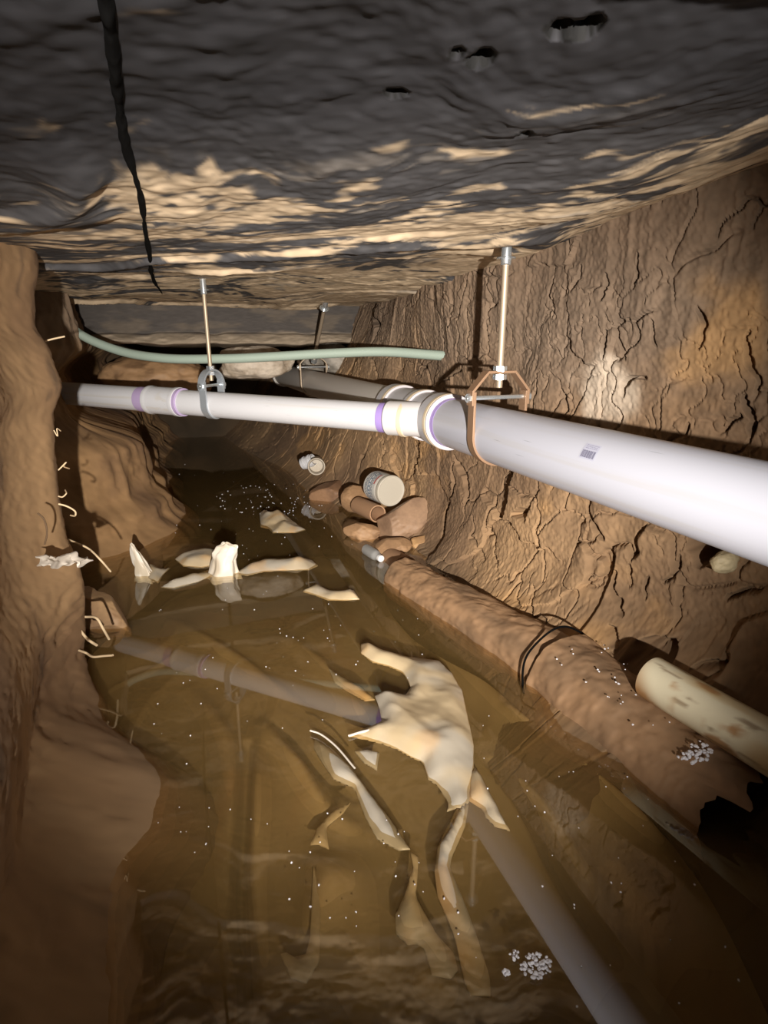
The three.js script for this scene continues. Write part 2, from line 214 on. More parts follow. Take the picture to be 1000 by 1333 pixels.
{
  const ns = 1500, ny = 370, sAt = (z) => rBase.findIndex((p) => p.z > z) / 600, sA = sAt(-3.3), sB = sAt(-0.42);
  const g = grid(ns, ny, (a, b, c) => {
    const s = a < 0.05 ? lerp(0.005, sA, a / 0.05) : a < 0.95 ? lerp(sA, sB, (a - 0.05) / 0.9) : lerp(sB, 0.995, (a - 0.95) / 0.05), y = lerp(-0.2, 0.95, b), sx = s * lengthR, p = wallShape(s, y), n = wallNormal(s);
    const low = sstep(0.62, 0.30, y);
    const flute = fbm(sx * 4.2 + 0.5 * noise(sx * 3, y * 4, 8), y * 1.6, 14, 2);
    let d = 0.030 * flute * (0.45 + 0.55 * low) + 0.012 * fbm(sx * 7, y * 7, 15, 2) + 0.0018 * fbm(sx * 45, y * 45, 16, 3) + 0.0016 * noise(sx * 190, y * 190, 18);
    d += 0.006 * ridged(sx * 26, y * 2.2, 17, 2) * sstep(0.48, 0.72, y);                       // dry combed streaks at the top
    const e = cells(sx * 6.3 + 0.55 * fbm(sx * 9, y * 9, 60, 3), y * 4.6 + 0.55 * fbm(sx * 9, y * 9, 63, 3), 5), e2 = cells(sx * 17 + 0.6 * fbm(sx * 20, y * 20, 64, 2), y * 11 + 0.6 * fbm(sx * 20, y * 20, 65, 2), 15);
    const some = sstep(0.08, 0.26, fbm(sx * 4.6, y * 4.6, 33, 2)), some2 = sstep(0.20, 0.36, fbm(sx * 4.6, y * 4.6, 37, 2));
    const calm = 1 - 0.75 * sstep(-2.0, -2.5, p.z) * sstep(0.48, 0.36, y);
    const crack = calm * Math.max(0.014 * some * sstep(0.035, 0.012, e), 0.005 * some2 * sstep(0.05, 0.015, e2));
    const wx = sx + 0.07 * fbm(sx * 8, y * 8, 160, 3), wy = y + 0.07 * fbm(sx * 8, y * 8, 163, 3), [h1, e3] = plates(wx * 7.5, wy * 5.2, 170), [h4, e4] = plates(wx * 19, wy * 14, 180);
    d *= calm; d += calm * 0.020 * h1 * (0.4 + 0.6 * low) + 0.005 * h4 * sstep(0.0, 0.4, noise(sx * 4, y * 4, 166)) - 0.010 * sstep(0.05, 0.012, e3) * sstep(0.12, 0.4, noise(sx * 5, y * 5, 168));
    const fi = fissure(sx, y);
    d -= crack + fi;
    const hd = Math.hypot(sx - holeAt[0], (y - holeAt[1])); d -= 0.09 * sstep(0.034, 0.020, hd + 0.008 * noise(sx * 60, y * 60, 3));
    const h2 = Math.hypot(sx - hole2[0], (y - hole2[1])); d -= 0.06 * sstep(0.046, 0.030, h2 + 0.008 * noise(sx * 50, y * 50, 3));
    p.addScaledVector(n, d);
    // colour of the soils: orange clay below, drier grey brown soil above, an ashy scrape
    mix3(CLAY, CLAYDK, sstep(-0.25, 0.55, fbm(sx * 2.4, y * 2.4, 41, 4) + 0.2), c);
    mix3(c, CLAYGREY, clamp(sstep(0.40, 0.70, y + 0.12 * fbm(sx * 5, y * 3, 44, 3)), 0, 1) * 0.8, c);
    mix3(c, [0.16, 0.105, 0.065], sstep(0.64, 0.82, y + 0.06 * fbm(sx * 6, y * 6, 48, 2)) * 0.6, c);
    mix3(c, [0.52, 0.30, 0.12], 0.5 * sstep(0.1, 0.5, fbm(sx * 6, y * 7, 46, 3)) * low, c);
    const od = Math.hypot(sx - orange[0], y - orange[1]) + 0.06 * fbm(sx * 12, y * 12, 58, 3); mix3(c, [0.42, 0.25, 0.11], 0.8 * sstep(0.11, 0.04, od), c);
    const q = ashAt, ad = Math.hypot((sx - q[0]) * 0.9, y - q[1]) + 0.05 * fbm(sx * 14, y * 14, 50, 3);
    mix3(c, ASH, 0.75 * sstep(0.085, 0.03, ad), c);
    mix3(c, [0.13, 0.085, 0.045], sstep(0.05, -0.01, y + 0.03 * fbm(sx * 8, 1, 52, 3)) * 0.6, c);   // wet at the water line
    const f = (1 + 0.20 * fbm(sx * 80, y * 80, 53, 2)) * (1 + 0.22 * fbm(sx * 40, y * 7, 57, 3) * sstep(0.45, 0.7, y)); for (let k = 0; k < 3; k++) c[k] *= f;
    return p;
  });
  var wallRight = tag(obj('wall_right', g, M.earth), null, null, null, 'structure');
}

// ------------------------------------------------------------------ left wall (the near bank) with its foot sloping into the water
const lPlan = [[2.1, -0.55], [0.9, -0.50], [0.4, -0.42], [0.0, -0.34], [-0.35, -0.35], [-0.6, -0.44], [-0.78, -0.520], [-0.86, -0.549], [-0.95, -0.564], [-1.03, -0.570], [-1.08, -0.60], [-1.11, -0.66], [-1.13, -0.85], [-1.14, -1.2], [-1.15, -1.8]];
const lCurve = new THREE.CatmullRomCurve3(lPlan.map(([z, x]) => V(x, 0, z)), false, 'centripetal').getSpacedPoints(600);
const SIL = [[1.0, 85], [0.80, 86], [0.75, 84], [0.70, 72], [0.66, 68], [0.61, 83], [0.56, 91], [0.50, 73], [0.42, 66], [0.36, 63], [0.28, 64], [0.22, 77], [0.18, 79], [0.1, 73], [0.04, 64], [-0.3, 60]];   // how far the bank bulges at each height
const bulge = (y) => { for (let i = 0; i < SIL.length - 1; i++) if (y <= SIL[i][0] && y >= SIL[i + 1][0]) { const t = sstep(SIL[i][0], SIL[i + 1][0], y); return (lerp(SIL[i][1], SIL[i + 1][1], t) - 78) / F * 1.02; } return -18 / F; };
function footReach(z) { return lerp(0.08, 0.215, sstep(-0.95, -0.74, z)) * sstep(-1.05, -0.93, z) * lerp(1, 0.60, sstep(-0.70, -0.48, z)); }
{
  const g = grid(520, 220, (a, b, c) => {
    const s = a, y = lerp(-0.16, 0.95, b), q = pick(lCurve, s), q0 = pick(lCurve, s - 0.004), q1 = pick(lCurve, s + 0.004), d = q1.sub(q0), n = V(-d.z, 0, d.x).normalize(); if (n.x < 0 && q.z > -1) n.negate();
    const near = sstep(0.6, -0.3, q.z), p = q.clone().setY(y);
    p.x += bulge(y) * (0.55 + 0.45 * near);
    const foot = sstep(0.085, -0.06, y + 0.012 * fbm(q.z * 9, 4, 3, 2));
    p.x += footReach(q.z) * foot * 1.25 * sstep(0.5, 0.0, Math.abs(n.z) - 0.5);
    const big = 0.008 * fbm(q.z * 2.6 + q.x * 2, y * 2.6, 81, 2), fine = (0.0010 + 0.004 * foot) * fbm(q.z * 40 + q.x * 30, y * 40 + p.x * 22 * foot, 82, 3) + 0.0011 * noise(q.z * 170 + q.x * 130, y * 170, 83);
    const scratch = 0.006 * sstep(0.25, 0.5, fbm((q.z + q.x) * 14, y * 60, 84, 2)) * sstep(0.30, 0.1, y);
    const scar = 0.018 * sstep(0.012, 0.004, Math.abs(y - 0.33 + 0.25 * (q.z + 0.5) + 0.02 * noise(q.z * 9, 3, 5))) * sstep(-0.3, -0.4, q.z) * sstep(-0.9, -0.8, q.z) * 0;
    p.addScaledVector(n, big + fine - scratch - scar);
    mix3([0.36, 0.225, 0.11], [0.22, 0.13, 0.065], sstep(-0.1, 0.5, fbm((q.z + q.x) * 3, y * 3, 85, 4)), c);
    mix3(c, [0.26, 0.185, 0.105], 0.75 * foot * (0.6 + 0.4 * noise(q.z * 9, y * 40, 86)), c);
    mix3(c, [0.07, 0.045, 0.03], 0.5 * sstep(0.50, 0.62, fbm((q.z + q.x) * 16, y * 9, 87, 3)), c);
    const f = 1 + 0.10 * fbm((q.z + q.x) * 70, y * 70, 88, 2); for (let k = 0; k < 3; k++) c[k] *= f;
    return p;
  });
  var wallLeft = tag(obj('wall_left', g, M.earth), null, null, null, 'structure');
}
// the second bank further down the left side
const fPlan = [[-1.9, -1.25], [-1.45, -1.42], [-1.10, -1.62], [-0.90, -1.80], [-0.835, -1.93], [-0.84, -2.06], [-0.95, -2.3], [-1.15, -2.75], [-1.35, -3.3], [-1.5, -3.9], [-1.7, -4.4]];
const fCurve = spline2(fPlan);
{
  const g = grid(420, 200, (a, b, c) => {
    const y = lerp(-0.2, 0.95, b), q = pick(fCurve, a), q0 = pick(fCurve, a - 0.01), q1 = pick(fCurve, a + 0.01), d = q1.sub(q0), n = V(-d.z, 0, d.x).normalize(), p = q.clone().setY(y), L = a * 4.3;
    const back = sstep(0.05, 0.85, y); p.addScaledVector(n, -0.16 * back - 0.17 * (sstep(0.28, 0.40, y) - 0.8 * sstep(0.50, 0.62, y)));
    p.addScaledVector(n, 0.04 * fbm(L * 4, y * 3, 91, 3) + 0.014 * fbm(L * 13, y * 10, 92, 3) + 0.012 * ridged(L * 12, y * 5, 93, 2) + 0.002 * noise(L * 90, y * 90, 94));
    p.addScaledVector(n, 0.10 * sstep(0.06, -0.06, y) + 0.05 * sstep(0.14, 0.08, y + 0.03 * noise(L * 7, 1, 2)));
    mix3([0.32, 0.19, 0.085], [0.19, 0.11, 0.055], sstep(-0.2, 0.5, fbm(L * 4, y * 4, 95, 4)), c);
    mix3(c, [0.15, 0.12, 0.095], 0.7 * sstep(0.55, 0.66, y + 0.05 * fbm(L * 9, y * 9, 97, 2)), c);
    const f = 1 + 0.12 * fbm(L * 60, y * 60, 96, 2); for (let k = 0; k < 3; k++) c[k] *= f;
    return p;
  });
  tag(obj('wall_far_left', g, M.earth), null, null, null, 'structure');
}
// the dark end of the dig and the closed end behind the viewer
{
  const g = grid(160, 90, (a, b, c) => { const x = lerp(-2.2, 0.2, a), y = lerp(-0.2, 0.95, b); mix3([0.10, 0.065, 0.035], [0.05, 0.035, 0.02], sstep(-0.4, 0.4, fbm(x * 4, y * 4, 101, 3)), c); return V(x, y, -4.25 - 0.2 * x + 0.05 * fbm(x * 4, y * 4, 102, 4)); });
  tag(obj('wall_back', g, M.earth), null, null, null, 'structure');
  const h = grid(60, 40, (a, b, c) => { const x = lerp(-1.2, 1.6, a), y = lerp(-0.2, 0.95, b); mix3([0.26, 0.16, 0.08], [0.18, 0.11, 0.06], sstep(-0.4, 0.4, fbm(x * 4, y * 4, 103, 3)), c); return V(x, y, 2.0 + 0.04 * fbm(x * 4, y * 4, 104, 4)); });
  tag(obj('wall_front', h, M.earth), null, null, null, 'structure');
}
// old concrete grade beam across the tunnel, its ragged mortar foot below
const BX = V(0.9395, 0, -0.3426), BD = V(-0.3426, 0, -0.9395), beamAt = V(-0.16, 0, -2.98);
{
  const g = grid(260, 110, (a, b, c) => {
    const x = lerp(-1.75, 0.22, a), t = b; let y, out;
    if (t < 0.7) { y = lerp(0.86, 0.66, t / 0.7); out = 0.006 * fbm(x * 9, y * 22, 111, 4) + 0.01 * noise(x * 3, y * 3, 112); } else { const k = (t - 0.7) / 0.3; y = 0.66 - 0.045 * Math.sin(k * 1.57) - 0.012 * (1 + noise(x * 9, 2, 4)) * k; out = 0.02 + 0.045 * Math.sin(k * 3.0) - 0.26 * sstep(0.55, 1, k) + 0.014 * fbm(x * 14, k * 3, 113, 3); }
    y += 0.006 * noise(x * 14, t * 9, 7);
    const m = sstep(0.66, 0.73, t + 0.05 * fbm(x * 8, t * 8, 114, 3));
    mix3([0.085, 0.075, 0.068], [0.14, 0.115, 0.09], sstep(0, 0.5, fbm(x * 7, y * 26, 115, 3)), c); mix3(c, [0.36, 0.29, 0.21], m, c);
    const f = 1 + 0.18 * fbm(x * 50, t * 60, 116, 2); for (let k = 0; k < 3; k++) c[k] *= f;
    return beamAt.clone().addScaledVector(BX, x).addScaledVector(BD, -out).setY(y);
  });
  const beam = tag(obj('beam', g, M.concrete), null, null, null, 'structure');
}
// ------------------------------------------------------------------ bed, sunken sheet, water
{
  const bed = grid(150, 150, (a, b, c) => { const x = lerp(-1.9, 1.2, a), z = lerp(-4.3, 2.1, b); mix3([0.17, 0.11, 0.05], [0.11, 0.07, 0.035], sstep(-0.4, 0.4, fbm(x * 4, z * 4, 131, 3)), c); return V(x, -0.15 - 0.12 * sstep(-1.4, -2.0, z) + 0.02 * fbm(x * 5, z * 5, 132, 3), z); });
  tag(obj('floor', flip(bed), M.earth), null, null, null, 'structure');
}
const water = new THREE.PlaneGeometry(3.3, 6.4).rotateX(-Math.PI / 2).translate(-0.35, 0, -1.2);
const waterMesh = tag(obj('water', water, M.water), 'murky brown standing water filling the bottom of the dug trench', 'water', null, 'stuff');
for (const y of [-0.005, -0.012, -0.021, -0.033, -0.048, -0.066, -0.088]) { const l = new THREE.PlaneGeometry(3.3, 6.4).rotateX(-Math.PI / 2).translate(-0.35, y, -1.2); tag(obj('silt_layer', l, M.silt, waterMesh), null, null, null, 'stuff'); }

// creases of the sunken sheet, traced on the water: [points], height, half width
const CREASES = [
  [[[640, 985], [690, 1050], [740, 1140], [800, 1230]], -0.030, 0.010], [[[640, 985], [700, 1045], [760, 1130], [820, 1215]], 0.016, 0.022],
  [[[665, 925], [720, 972], [790, 1030], [860, 1095]], 0.024, 0.016], [[[690, 905], [740, 950], [830, 1030]], -0.024, 0.014],
  [[[322, 960], [316, 1050], [312, 1150], [322, 1300]], -0.035, 0.010], [[[338, 940], [334, 1050], [332, 1150], [345, 1300]], 0.020, 0.022],
  [[[250, 890], [290, 960], [300, 1060]], 0.022, 0.022], [[[340, 930], [380, 990], [430, 1060], [470, 1080]], 0.022, 0.020], [[[360, 930], [410, 990], [460, 1030]], -0.02, 0.012],
  [[[410, 1100], [420, 1160], [400, 1240]], 0.020, 0.025], [[[370, 820], [440, 880], [490, 960]], 0.016, 0.022], [[[230, 800], [300, 850], [420, 930]], 0.012, 0.02], [[[560, 830], [640, 900], [700, 960]], 0.020, 0.028],
  [[[450, 1100], [470, 1200], [480, 1320]], 0.018, 0.03], [[[560, 1240], [590, 1333]], 0.018, 0.03], [[[720, 1000], [850, 1100], [920, 1200]], 0.02, 0.03],
].map(([pts, h, w]) => ({ pts: new THREE.CatmullRomCurve3(pts.map(([u, v]) => onY(u, v, -0.03)), false, 'centripetal').getSpacedPoints(24), h, w }));
function sheetY(x, z) {
  let y = -0.052 - 0.05 * sstep(-1.25, -1.75, z) - 0.02 * sstep(-0.5, -0.3, z) + 0.010 * fbm(x * 3.5, z * 3.5, 141, 3) + 0.009 * ridged(x * 6 + 0.6 * fbm(x * 4, z * 4, 143, 2), z * 2.2, 142, 2);
  for (const k of CREASES) { let d = 1e9, at = 0; for (let i = 0; i < 24; i++) { const p = k.pts[i], q = k.pts[i + 1], dx = q.x - p.x, dz = q.z - p.z, t = clamp(((x - p.x) * dx + (z - p.z) * dz) / (dx * dx + dz * dz), 0, 1), e = Math.hypot(x - p.x - dx * t, z - p.z - dz * t); if (e < d) { d = e; at = (i + t) / 24; } } if (d < k.w * 2.4) y += 1.3 * k.h * Math.exp(-(d * d) / (k.w * k.w)) * Math.sin(Math.PI * clamp(0.08 + at * 0.84, 0, 1)); }
  return Math.min(y, -0.009);
}
const sheet = thing('plastic_sheet', 'large torn tan plastic sheet sunk in the brown water, its pale folds breaking the surface', 'plastic sheet', onY(560, 950, -0.06));
{
  const g = grid(300, 330, (a, b, c) => {
    const z = lerp(-1.95, -0.22, b), l = -0.30 - 0.34 * sstep(-0.4, -1.2, z) - 0.10 * sstep(-1.2, -1.8, z), r = 0.42 - 0.40 * sstep(-0.55, -1.5, z), x = lerp(l, r, a) + 0.03 * noise(z * 5, 2, 150);
    mix3([0.50, 0.37, 0.19], [0.36, 0.25, 0.12], sstep(-0.3, 0.5, fbm(x * 5, z * 5, 151, 4)), c); mix3(c, [0.50, 0.24, 0.10], 0.35 * sstep(0.25, 0.6, fbm(x * 9, z * 4, 152, 3)), c);
    return V(x, sheetY(x, z), z);
  });
  obj('sunken_sheet', flip(g), M.sunkSheet, sheet);
}
// a piece of plastic film whose outline is traced on the water: the film domes, wrinkles and dips under at its edge, and has a thickness
function facets(x, z, key) {                                              // flat facets with sharp creases between them
  const f = (x + z) * 0.366025, i = Math.floor(x + f), j = Math.floor(z + f), g = (i + j) * 0.211325, a = x - i + g, b = z - j + g, [p, q] = a > b ? [1, 0] : [0, 1];
  const h0 = hash(i, j, key), h1 = hash(i + p, j + q, key), h2 = hash(i + 1, j + 1, key), k = 0.211325;
  // barycentric weights in the simplex
  const x1 = p - k, z1 = q - k, x2 = 1 - 2 * k, z2 = x2, det = x1 * z2 - x2 * z1, w1 = (a * z2 - x2 * b) / det, w2 = (x1 * b - a * z1) / det;
  return h0 * (1 - w1 - w2) + h1 * w1 + h2 * w2;
}
function film(outline, { high = 0.03, sink = 0.012, wrinkle = 0.006, step = 0.006, slope = null, key = 1, tilt = null, grey = 0.3, base = 0 } = {}) {
  const P = outline.map(([u, v]) => onY(u, v, base)), n = P.length;
  const edge = (x, z) => { let d = 1e9, ins = false; for (let i = 0, j = n - 1; i < n; j = i++) { const A = P[i], B = P[j], dx = B.x - A.x, dz = B.z - A.z, t = clamp(((x - A.x) * dx + (z - A.z) * dz) / (dx * dx + dz * dz + 1e-12), 0, 1); d = Math.min(d, Math.hypot(x - A.x - dx * t, z - A.z - dz * t)); if ((A.z > z) !== (B.z > z) && x < (B.x - A.x) * (z - A.z) / (B.z - A.z) + A.x) ins = !ins; } return ins ? d : -d; };
  const x0 = Math.min(...P.map((p) => p.x)), x1 = Math.max(...P.map((p) => p.x)), z0 = Math.min(...P.map((p) => p.z)), z1 = Math.max(...P.map((p) => p.z)), w = Math.max(...P.map((p) => edge((x0 + x1) / 2, p.z)), 0.02);
  step = Math.min(step, Math.max(x1 - x0, z1 - z0) / 14);
  const nx = Math.ceil((x1 - x0) / step) + 3, nz = Math.ceil((z1 - z0) / step) + 3, at = new Map(), pts = [], tris = [];
  // marching the grid: corners inside are kept, corners just outside are pulled onto the outline
  const point = (i, j) => { const k = i + j * nx; if (at.has(k)) return at.get(k); let x = x0 + (i - 1) * step, z = z0 + (j - 1) * step, e = edge(x, z); if (e < 0) { if (e < -step * 1.45) { at.set(k, -1); return -1; } let gx = edge(x + 1e-4, z) - e, gz = edge(x, z + 1e-4) - e, gl = Math.hypot(gx, gz) || 1; x += gx / gl * -e; z += gz / gl * -e; e = 0; } pts.push([x, z, e]); at.set(k, pts.length - 1); return pts.length - 1; };
  const inside = (i, j) => edge(x0 + (i - 1) * step, z0 + (j - 1) * step) > -step * 0.1;
  for (let j = 0; j < nz - 1; j++) for (let i = 0; i < nx - 1; i++) { const k = [[i, j], [i + 1, j], [i + 1, j + 1], [i, j + 1]]; if (k.filter(([a, b]) => inside(a, b)).length < 1) continue; const q = k.map(([a, b]) => point(a, b)); if (q[0] >= 0 && q[1] >= 0 && q[2] >= 0) tris.push(q[0], q[2], q[1]); if (q[0] >= 0 && q[2] >= 0 && q[3] >= 0) tris.push(q[0], q[3], q[2]); }
  const pos = [], col = [], reach = Math.max(0.012, Math.min(0.06, high * 1.4));
  for (const top of [1, 0]) for (const [x, z, e] of pts) {
    const t = clamp(e / reach, 0, 1), fold = facets(x * 9 + 0.2 * noise(x * 14, z * 14, key), z * 6.5, key) + 0.22 * facets(x * 30, z * 21, key + 5);
    let y = base - sink * 0.35 + (sink * 0.35 + high * 0.35) * Math.pow(t, 0.7) + (wrinkle + high * 0.6) * (fold - 0.5) * Math.min(1, t * 1.6 + 0.15) + 0.0006 * noise(x * 80, z * 80, key);
    if (tilt) y += tilt(x, z);
    pos.push(x, y - (top ? 0 : 0.0025), z);
    const gk = sstep(-0.1, 0.4, fbm(x * 9, z * 9, key + 11, 3)), c = mix3([0.53, 0.42, 0.26], [0.42, 0.38, 0.31], clamp(gk + grey - 0.3, 0, 1)); mix3(c, [0.62, 0.38, 0.16], 0.5 * sstep(0.3, 0.6, fbm(x * 16, z * 16, key + 13, 2)), c); col.push(...c);
  }
  const N = pts.length, all = tris.slice(), edges = new Map();
  for (let i = 0; i < tris.length; i += 3) { all.push(tris[i] + N, tris[i + 2] + N, tris[i + 1] + N); for (let k = 0; k < 3; k++) { const a = tris[i + k], b = tris[i + (k + 1) % 3]; if (edges.has(b + ',' + a)) edges.delete(b + ',' + a); else edges.set(a + ',' + b, [a, b]); } }
  for (const [a, b] of edges.values()) all.push(a, a + N, b, b, a + N, b + N);
  const g = new THREE.BufferGeometry(); g.setAttribute('position', new THREE.Float32BufferAttribute(pos, 3)); g.setAttribute('color', new THREE.Float32BufferAttribute(col, 3)); g.setIndex(all); g.computeVertexNormals(); return g;
}
const FOLDS = [
  [[[470, 838], [485, 839], [500, 846], [524, 853], [548, 855], [572, 859], [590, 877], [602, 898], [611, 940], [617, 970], [617, 1000], [611, 1042], [604, 1050], [596, 1049], [582, 1054], [584, 1042], [575, 1028], [567, 1018], [557, 1012], [551, 991], [536, 985], [515, 973], [497, 966], [478, 961], [455, 956], [467, 950], [497, 940], [494, 922], [488, 906], [500, 904], [527, 905], [535, 895], [530, 883], [524, 874], [505, 866], [485, 861], [470, 850]], { high: 0.022, sink: 0.006, wrinkle: 0.020, key: 3, grey: 0.25 }],
  [[[611, 1042], [608, 1060], [606, 1072], [588, 1113], [586, 1126], [599, 1156], [624, 1217], [639, 1260], [640, 1280], [614, 1279], [606, 1264], [592, 1210], [570, 1163], [566, 1131], [570, 1098], [588, 1070], [600, 1046]], { high: 0.016, sink: 0.014, wrinkle: 0.006, key: 7, tilt: (x, z) => -0.018 * sstep(-0.55, -0.38, z) }],
  [[[617, 994], [629, 1012], [638, 1030], [664, 1078], [644, 1072], [632, 1060], [630, 1051], [611, 1039], [612, 1010]], { high: 0.010, sink: 0.010, wrinkle: 0.006, key: 9 }],
  [[[410, 952], [434, 968], [458, 995], [480, 1028], [509, 1064], [534, 1102], [521, 1103], [491, 1088], [476, 1061], [461, 1022], [434, 1010], [419, 986], [408, 965]], { high: 0.010, sink: 0.012, wrinkle: 0.006, key: 12, grey: 0.6, tilt: (x, z) => -0.010 * sstep(-0.72, -0.86, z) }],
  [[[534, 1104], [545, 1111], [543, 1149], [541, 1161], [556, 1185], [570, 1206], [592, 1226], [597, 1246], [588, 1256], [563, 1251], [556, 1228], [550, 1215], [531, 1215], [516, 1204], [515, 1182], [527, 1160], [538, 1125]], { high: 0.010, sink: 0.014, wrinkle: 0.008, key: 14, grey: 0.4, tilt: (x, z) => -0.016 * sstep(-0.58, -0.44, z) }],
  [[[456, 1036], [446, 1050], [424, 1068], [428, 1096], [420, 1090], [404, 1090], [412, 1070], [435, 1046]], { high: 0.002, sink: 0.016, wrinkle: 0.004, key: 16, tilt: () => -0.006 }],
  [[[408, 1112], [417, 1170], [415, 1235], [398, 1262], [378, 1256], [364, 1226], [372, 1224], [394, 1236], [403, 1205], [405, 1155]], { high: 0.0, sink: 0.014, wrinkle: 0.004, key: 18, tilt: () => -0.013 }],
  [[[462, 976], [478, 974], [494, 978], [491, 1000], [474, 990]], { high: 0.006, sink: 0.008, wrinkle: 0.003, key: 20, grey: 0.5 }],
  [[[428, 866], [450, 880], [470, 890], [488, 906], [476, 908], [455, 896], [436, 884]], { high: 0.004, sink: 0.010, wrinkle: 0.005, key: 22, tilt: () => -0.004 }],
];
for (const [o, k] of FOLDS) obj('fold', film(o, k), M.sheetGrey, sheet);
obj('torn_edge', tube([[494, 906], [500, 925], [506, 938], [490, 948], [470, 953], [454, 958]].map(([u, v]) => onY(u, v, 0.004)), 0.0022, 30, 6), M.whiteScrap, sheet);
obj('torn_edge', tube([[404, 951], [416, 955], [436, 970], [462, 1000]].map(([u, v]) => onY(u, v, 0.006)), 0.0016, 30, 6), M.whiteScrap, sheet);

// floating scraps of the same film
const SCRAPS = [
  ['floating_film', 'small tan lump of film floating alone in dark water past the upright crumpled tuft', [[[338, 668], [350, 667], [353, 672], [372, 670], [379, 676], [398, 689], [384, 693], [355, 693], [350, 687], [339, 684]], { high: 0.045, sink: 0.006, wrinkle: 0.016, key: 31, grey: 0.1 }]],
  ['floating_film', 'brownish flap of film floating just behind and against the upright whitish crumpled tuft', [[[227, 727], [246, 719], [272, 716], [286, 720], [284, 734], [262, 738], [238, 736]], { high: 0.026, sink: 0.006, wrinkle: 0.012, key: 33, grey: 0.3 }]],
  ['floating_film', 'narrow tapering strip of film floating in front of the upright whitish tuft', [[[210, 764], [240, 752], [262, 744], [278, 738], [278, 748], [258, 757], [226, 765]], { high: 0.020, sink: 0.005, wrinkle: 0.012, key: 35, grey: 0.3 }]],
  ['floating_film', 'long pale curved roll of film floating beside the upright whitish tuft', [[[306, 746], [320, 737], [342, 730], [372, 729], [406, 728], [414, 735], [402, 741], [372, 742], [345, 743], [322, 748]], { high: 0.030, sink: 0.006, wrinkle: 0.006, key: 37, grey: 0.7 }]],
  ['floating_film', 'flat yellowish scrap of film with one raised tip, floating near the mud covered pipe', [[[394, 769], [404, 764], [412, 760], [428, 768], [442, 770], [461, 769], [468, 780], [446, 781], [427, 780], [408, 773]], { high: 0.020, sink: 0.005, wrinkle: 0.014, key: 39, grey: 0.0 }]],
];
for (const [n, label, [o, k]] of SCRAPS) tag(obj(n, film(o, { ...k, step: 0.007 }), M.sheetGrey), label, 'plastic film', 'scraps of film floating on the water');
function crumple(name, label, at, profile, d, key, r0) {                  // film bunched up into a standing tuft
  const g = grid(60, 40, (a, b, c) => { const th = a * Math.PI * 2, k = profile[0].length, t = b * (profile.length - 1), i = Math.min(profile.length - 2, Math.floor(t)), f = t - i, [x0, y0, w0, q0] = profile[i], [x1, y1, w1, q1] = profile[i + 1]; const w = lerp(w0, w1, f) * (1 + 0.30 * Math.sin(th * 5 + key + b * 3) * 0.5 + 0.25 * noise(th * 2, b * 5, key)), dd = lerp(q0, q1, f); mix3([0.74, 0.68, 0.58], [0.58, 0.50, 0.38], sstep(-0.2, 0.5, noise(th * 1.4, b * 4, key + 2)), c); return at.clone().add(V(lerp(x0, x1, f) + w * Math.cos(th), lerp(y0, y1, f) + 0.004 * noise(th * 3, b * 6, key + 4), dd * Math.sin(th) * (1 + 0.2 * noise(th * 2, b * 4, key + 8)))); });
  return tag(obj(name, mergeVertices(g), M.sheetGrey), label, 'plastic film', 'scraps of film floating on the water');
}
crumple('crumpled_film', 'whitish crumpled tuft of film standing upright out of the water among the floating scraps', onY(292, 746), [[-0.004, -0.02, 0.042, 0.03], [0.0, 0.01, 0.036, 0.026], [0.002, 0.04, 0.030, 0.022], [0.006, 0.062, 0.036, 0.020], [0.012, 0.080, 0.030, 0.012], [0.010, 0.090, 0.008, 0.004], [0.010, 0.088, 0.0, 0.0]], null, 4);
crumple('crumpled_film', 'dull pointed fin of film standing out of the water by the left bank', onY(184, 748), [[0.012, -0.02, 0.030, 0.016], [0.004, 0.02, 0.020, 0.012], [-0.008, 0.06, 0.013, 0.008], [-0.016, 0.088, 0.005, 0.004], [-0.017, 0.092, 0, 0]], null, 9);
tag(obj('floating_film', film([[186, 738], [200, 735], [210, 742], [222, 738], [212, 748], [206, 758], [194, 752]], { high: 0.022, sink: 0.006, wrinkle: 0.014, key: 43, grey: 0.2, step: 0.007 }), M.sheetGrey), 'crumpled dull scrap of film at the foot of the pointed film fin', 'plastic film', 'scraps of film floating on the water');

// ------------------------------------------------------------------ the pipes
const PA = V(0.5943, 0.4449, -0.2168), PD = V(-0.3426, 0, -0.9395), PX = V(0.9395, 0, -0.3426), R1 = 0.057;
const onBig = (s) => PA.clone().addScaledVector(PD, s);
const QA = V(0.592, 0.4336, -1.234), QD = V(-0.9007, 0.0137, -0.4341).normalize(), R2 = 0.0372;
const onSmall = (t) => QA.clone().addScaledVector(QD, t);
const hollow = (p, d, l, r, w = 0.005, seg = 64) => latheAlong([[r - w, 0], [r - 0.001, 0], [r, 0.001], [r, l * 0.5], [r, l - 0.001], [r - 0.001, l], [r - w, l], [r - w, l * 0.5], [r - w, 0]], p, d, seg);
const ring = (p, d, l, r, inner, seg = 64) => latheAlong([[inner, 0], [r - 0.0015, 0], [r - 0.0004, 0.0004], [r, 0.0015], [r, l - 0.0015], [r - 0.0004, l - 0.0004], [r - 0.0015, l], [inner, l], [inner, 0]], p, d, seg);
const NEAR = 1.27;                                                        // where the large pipe enters the wye
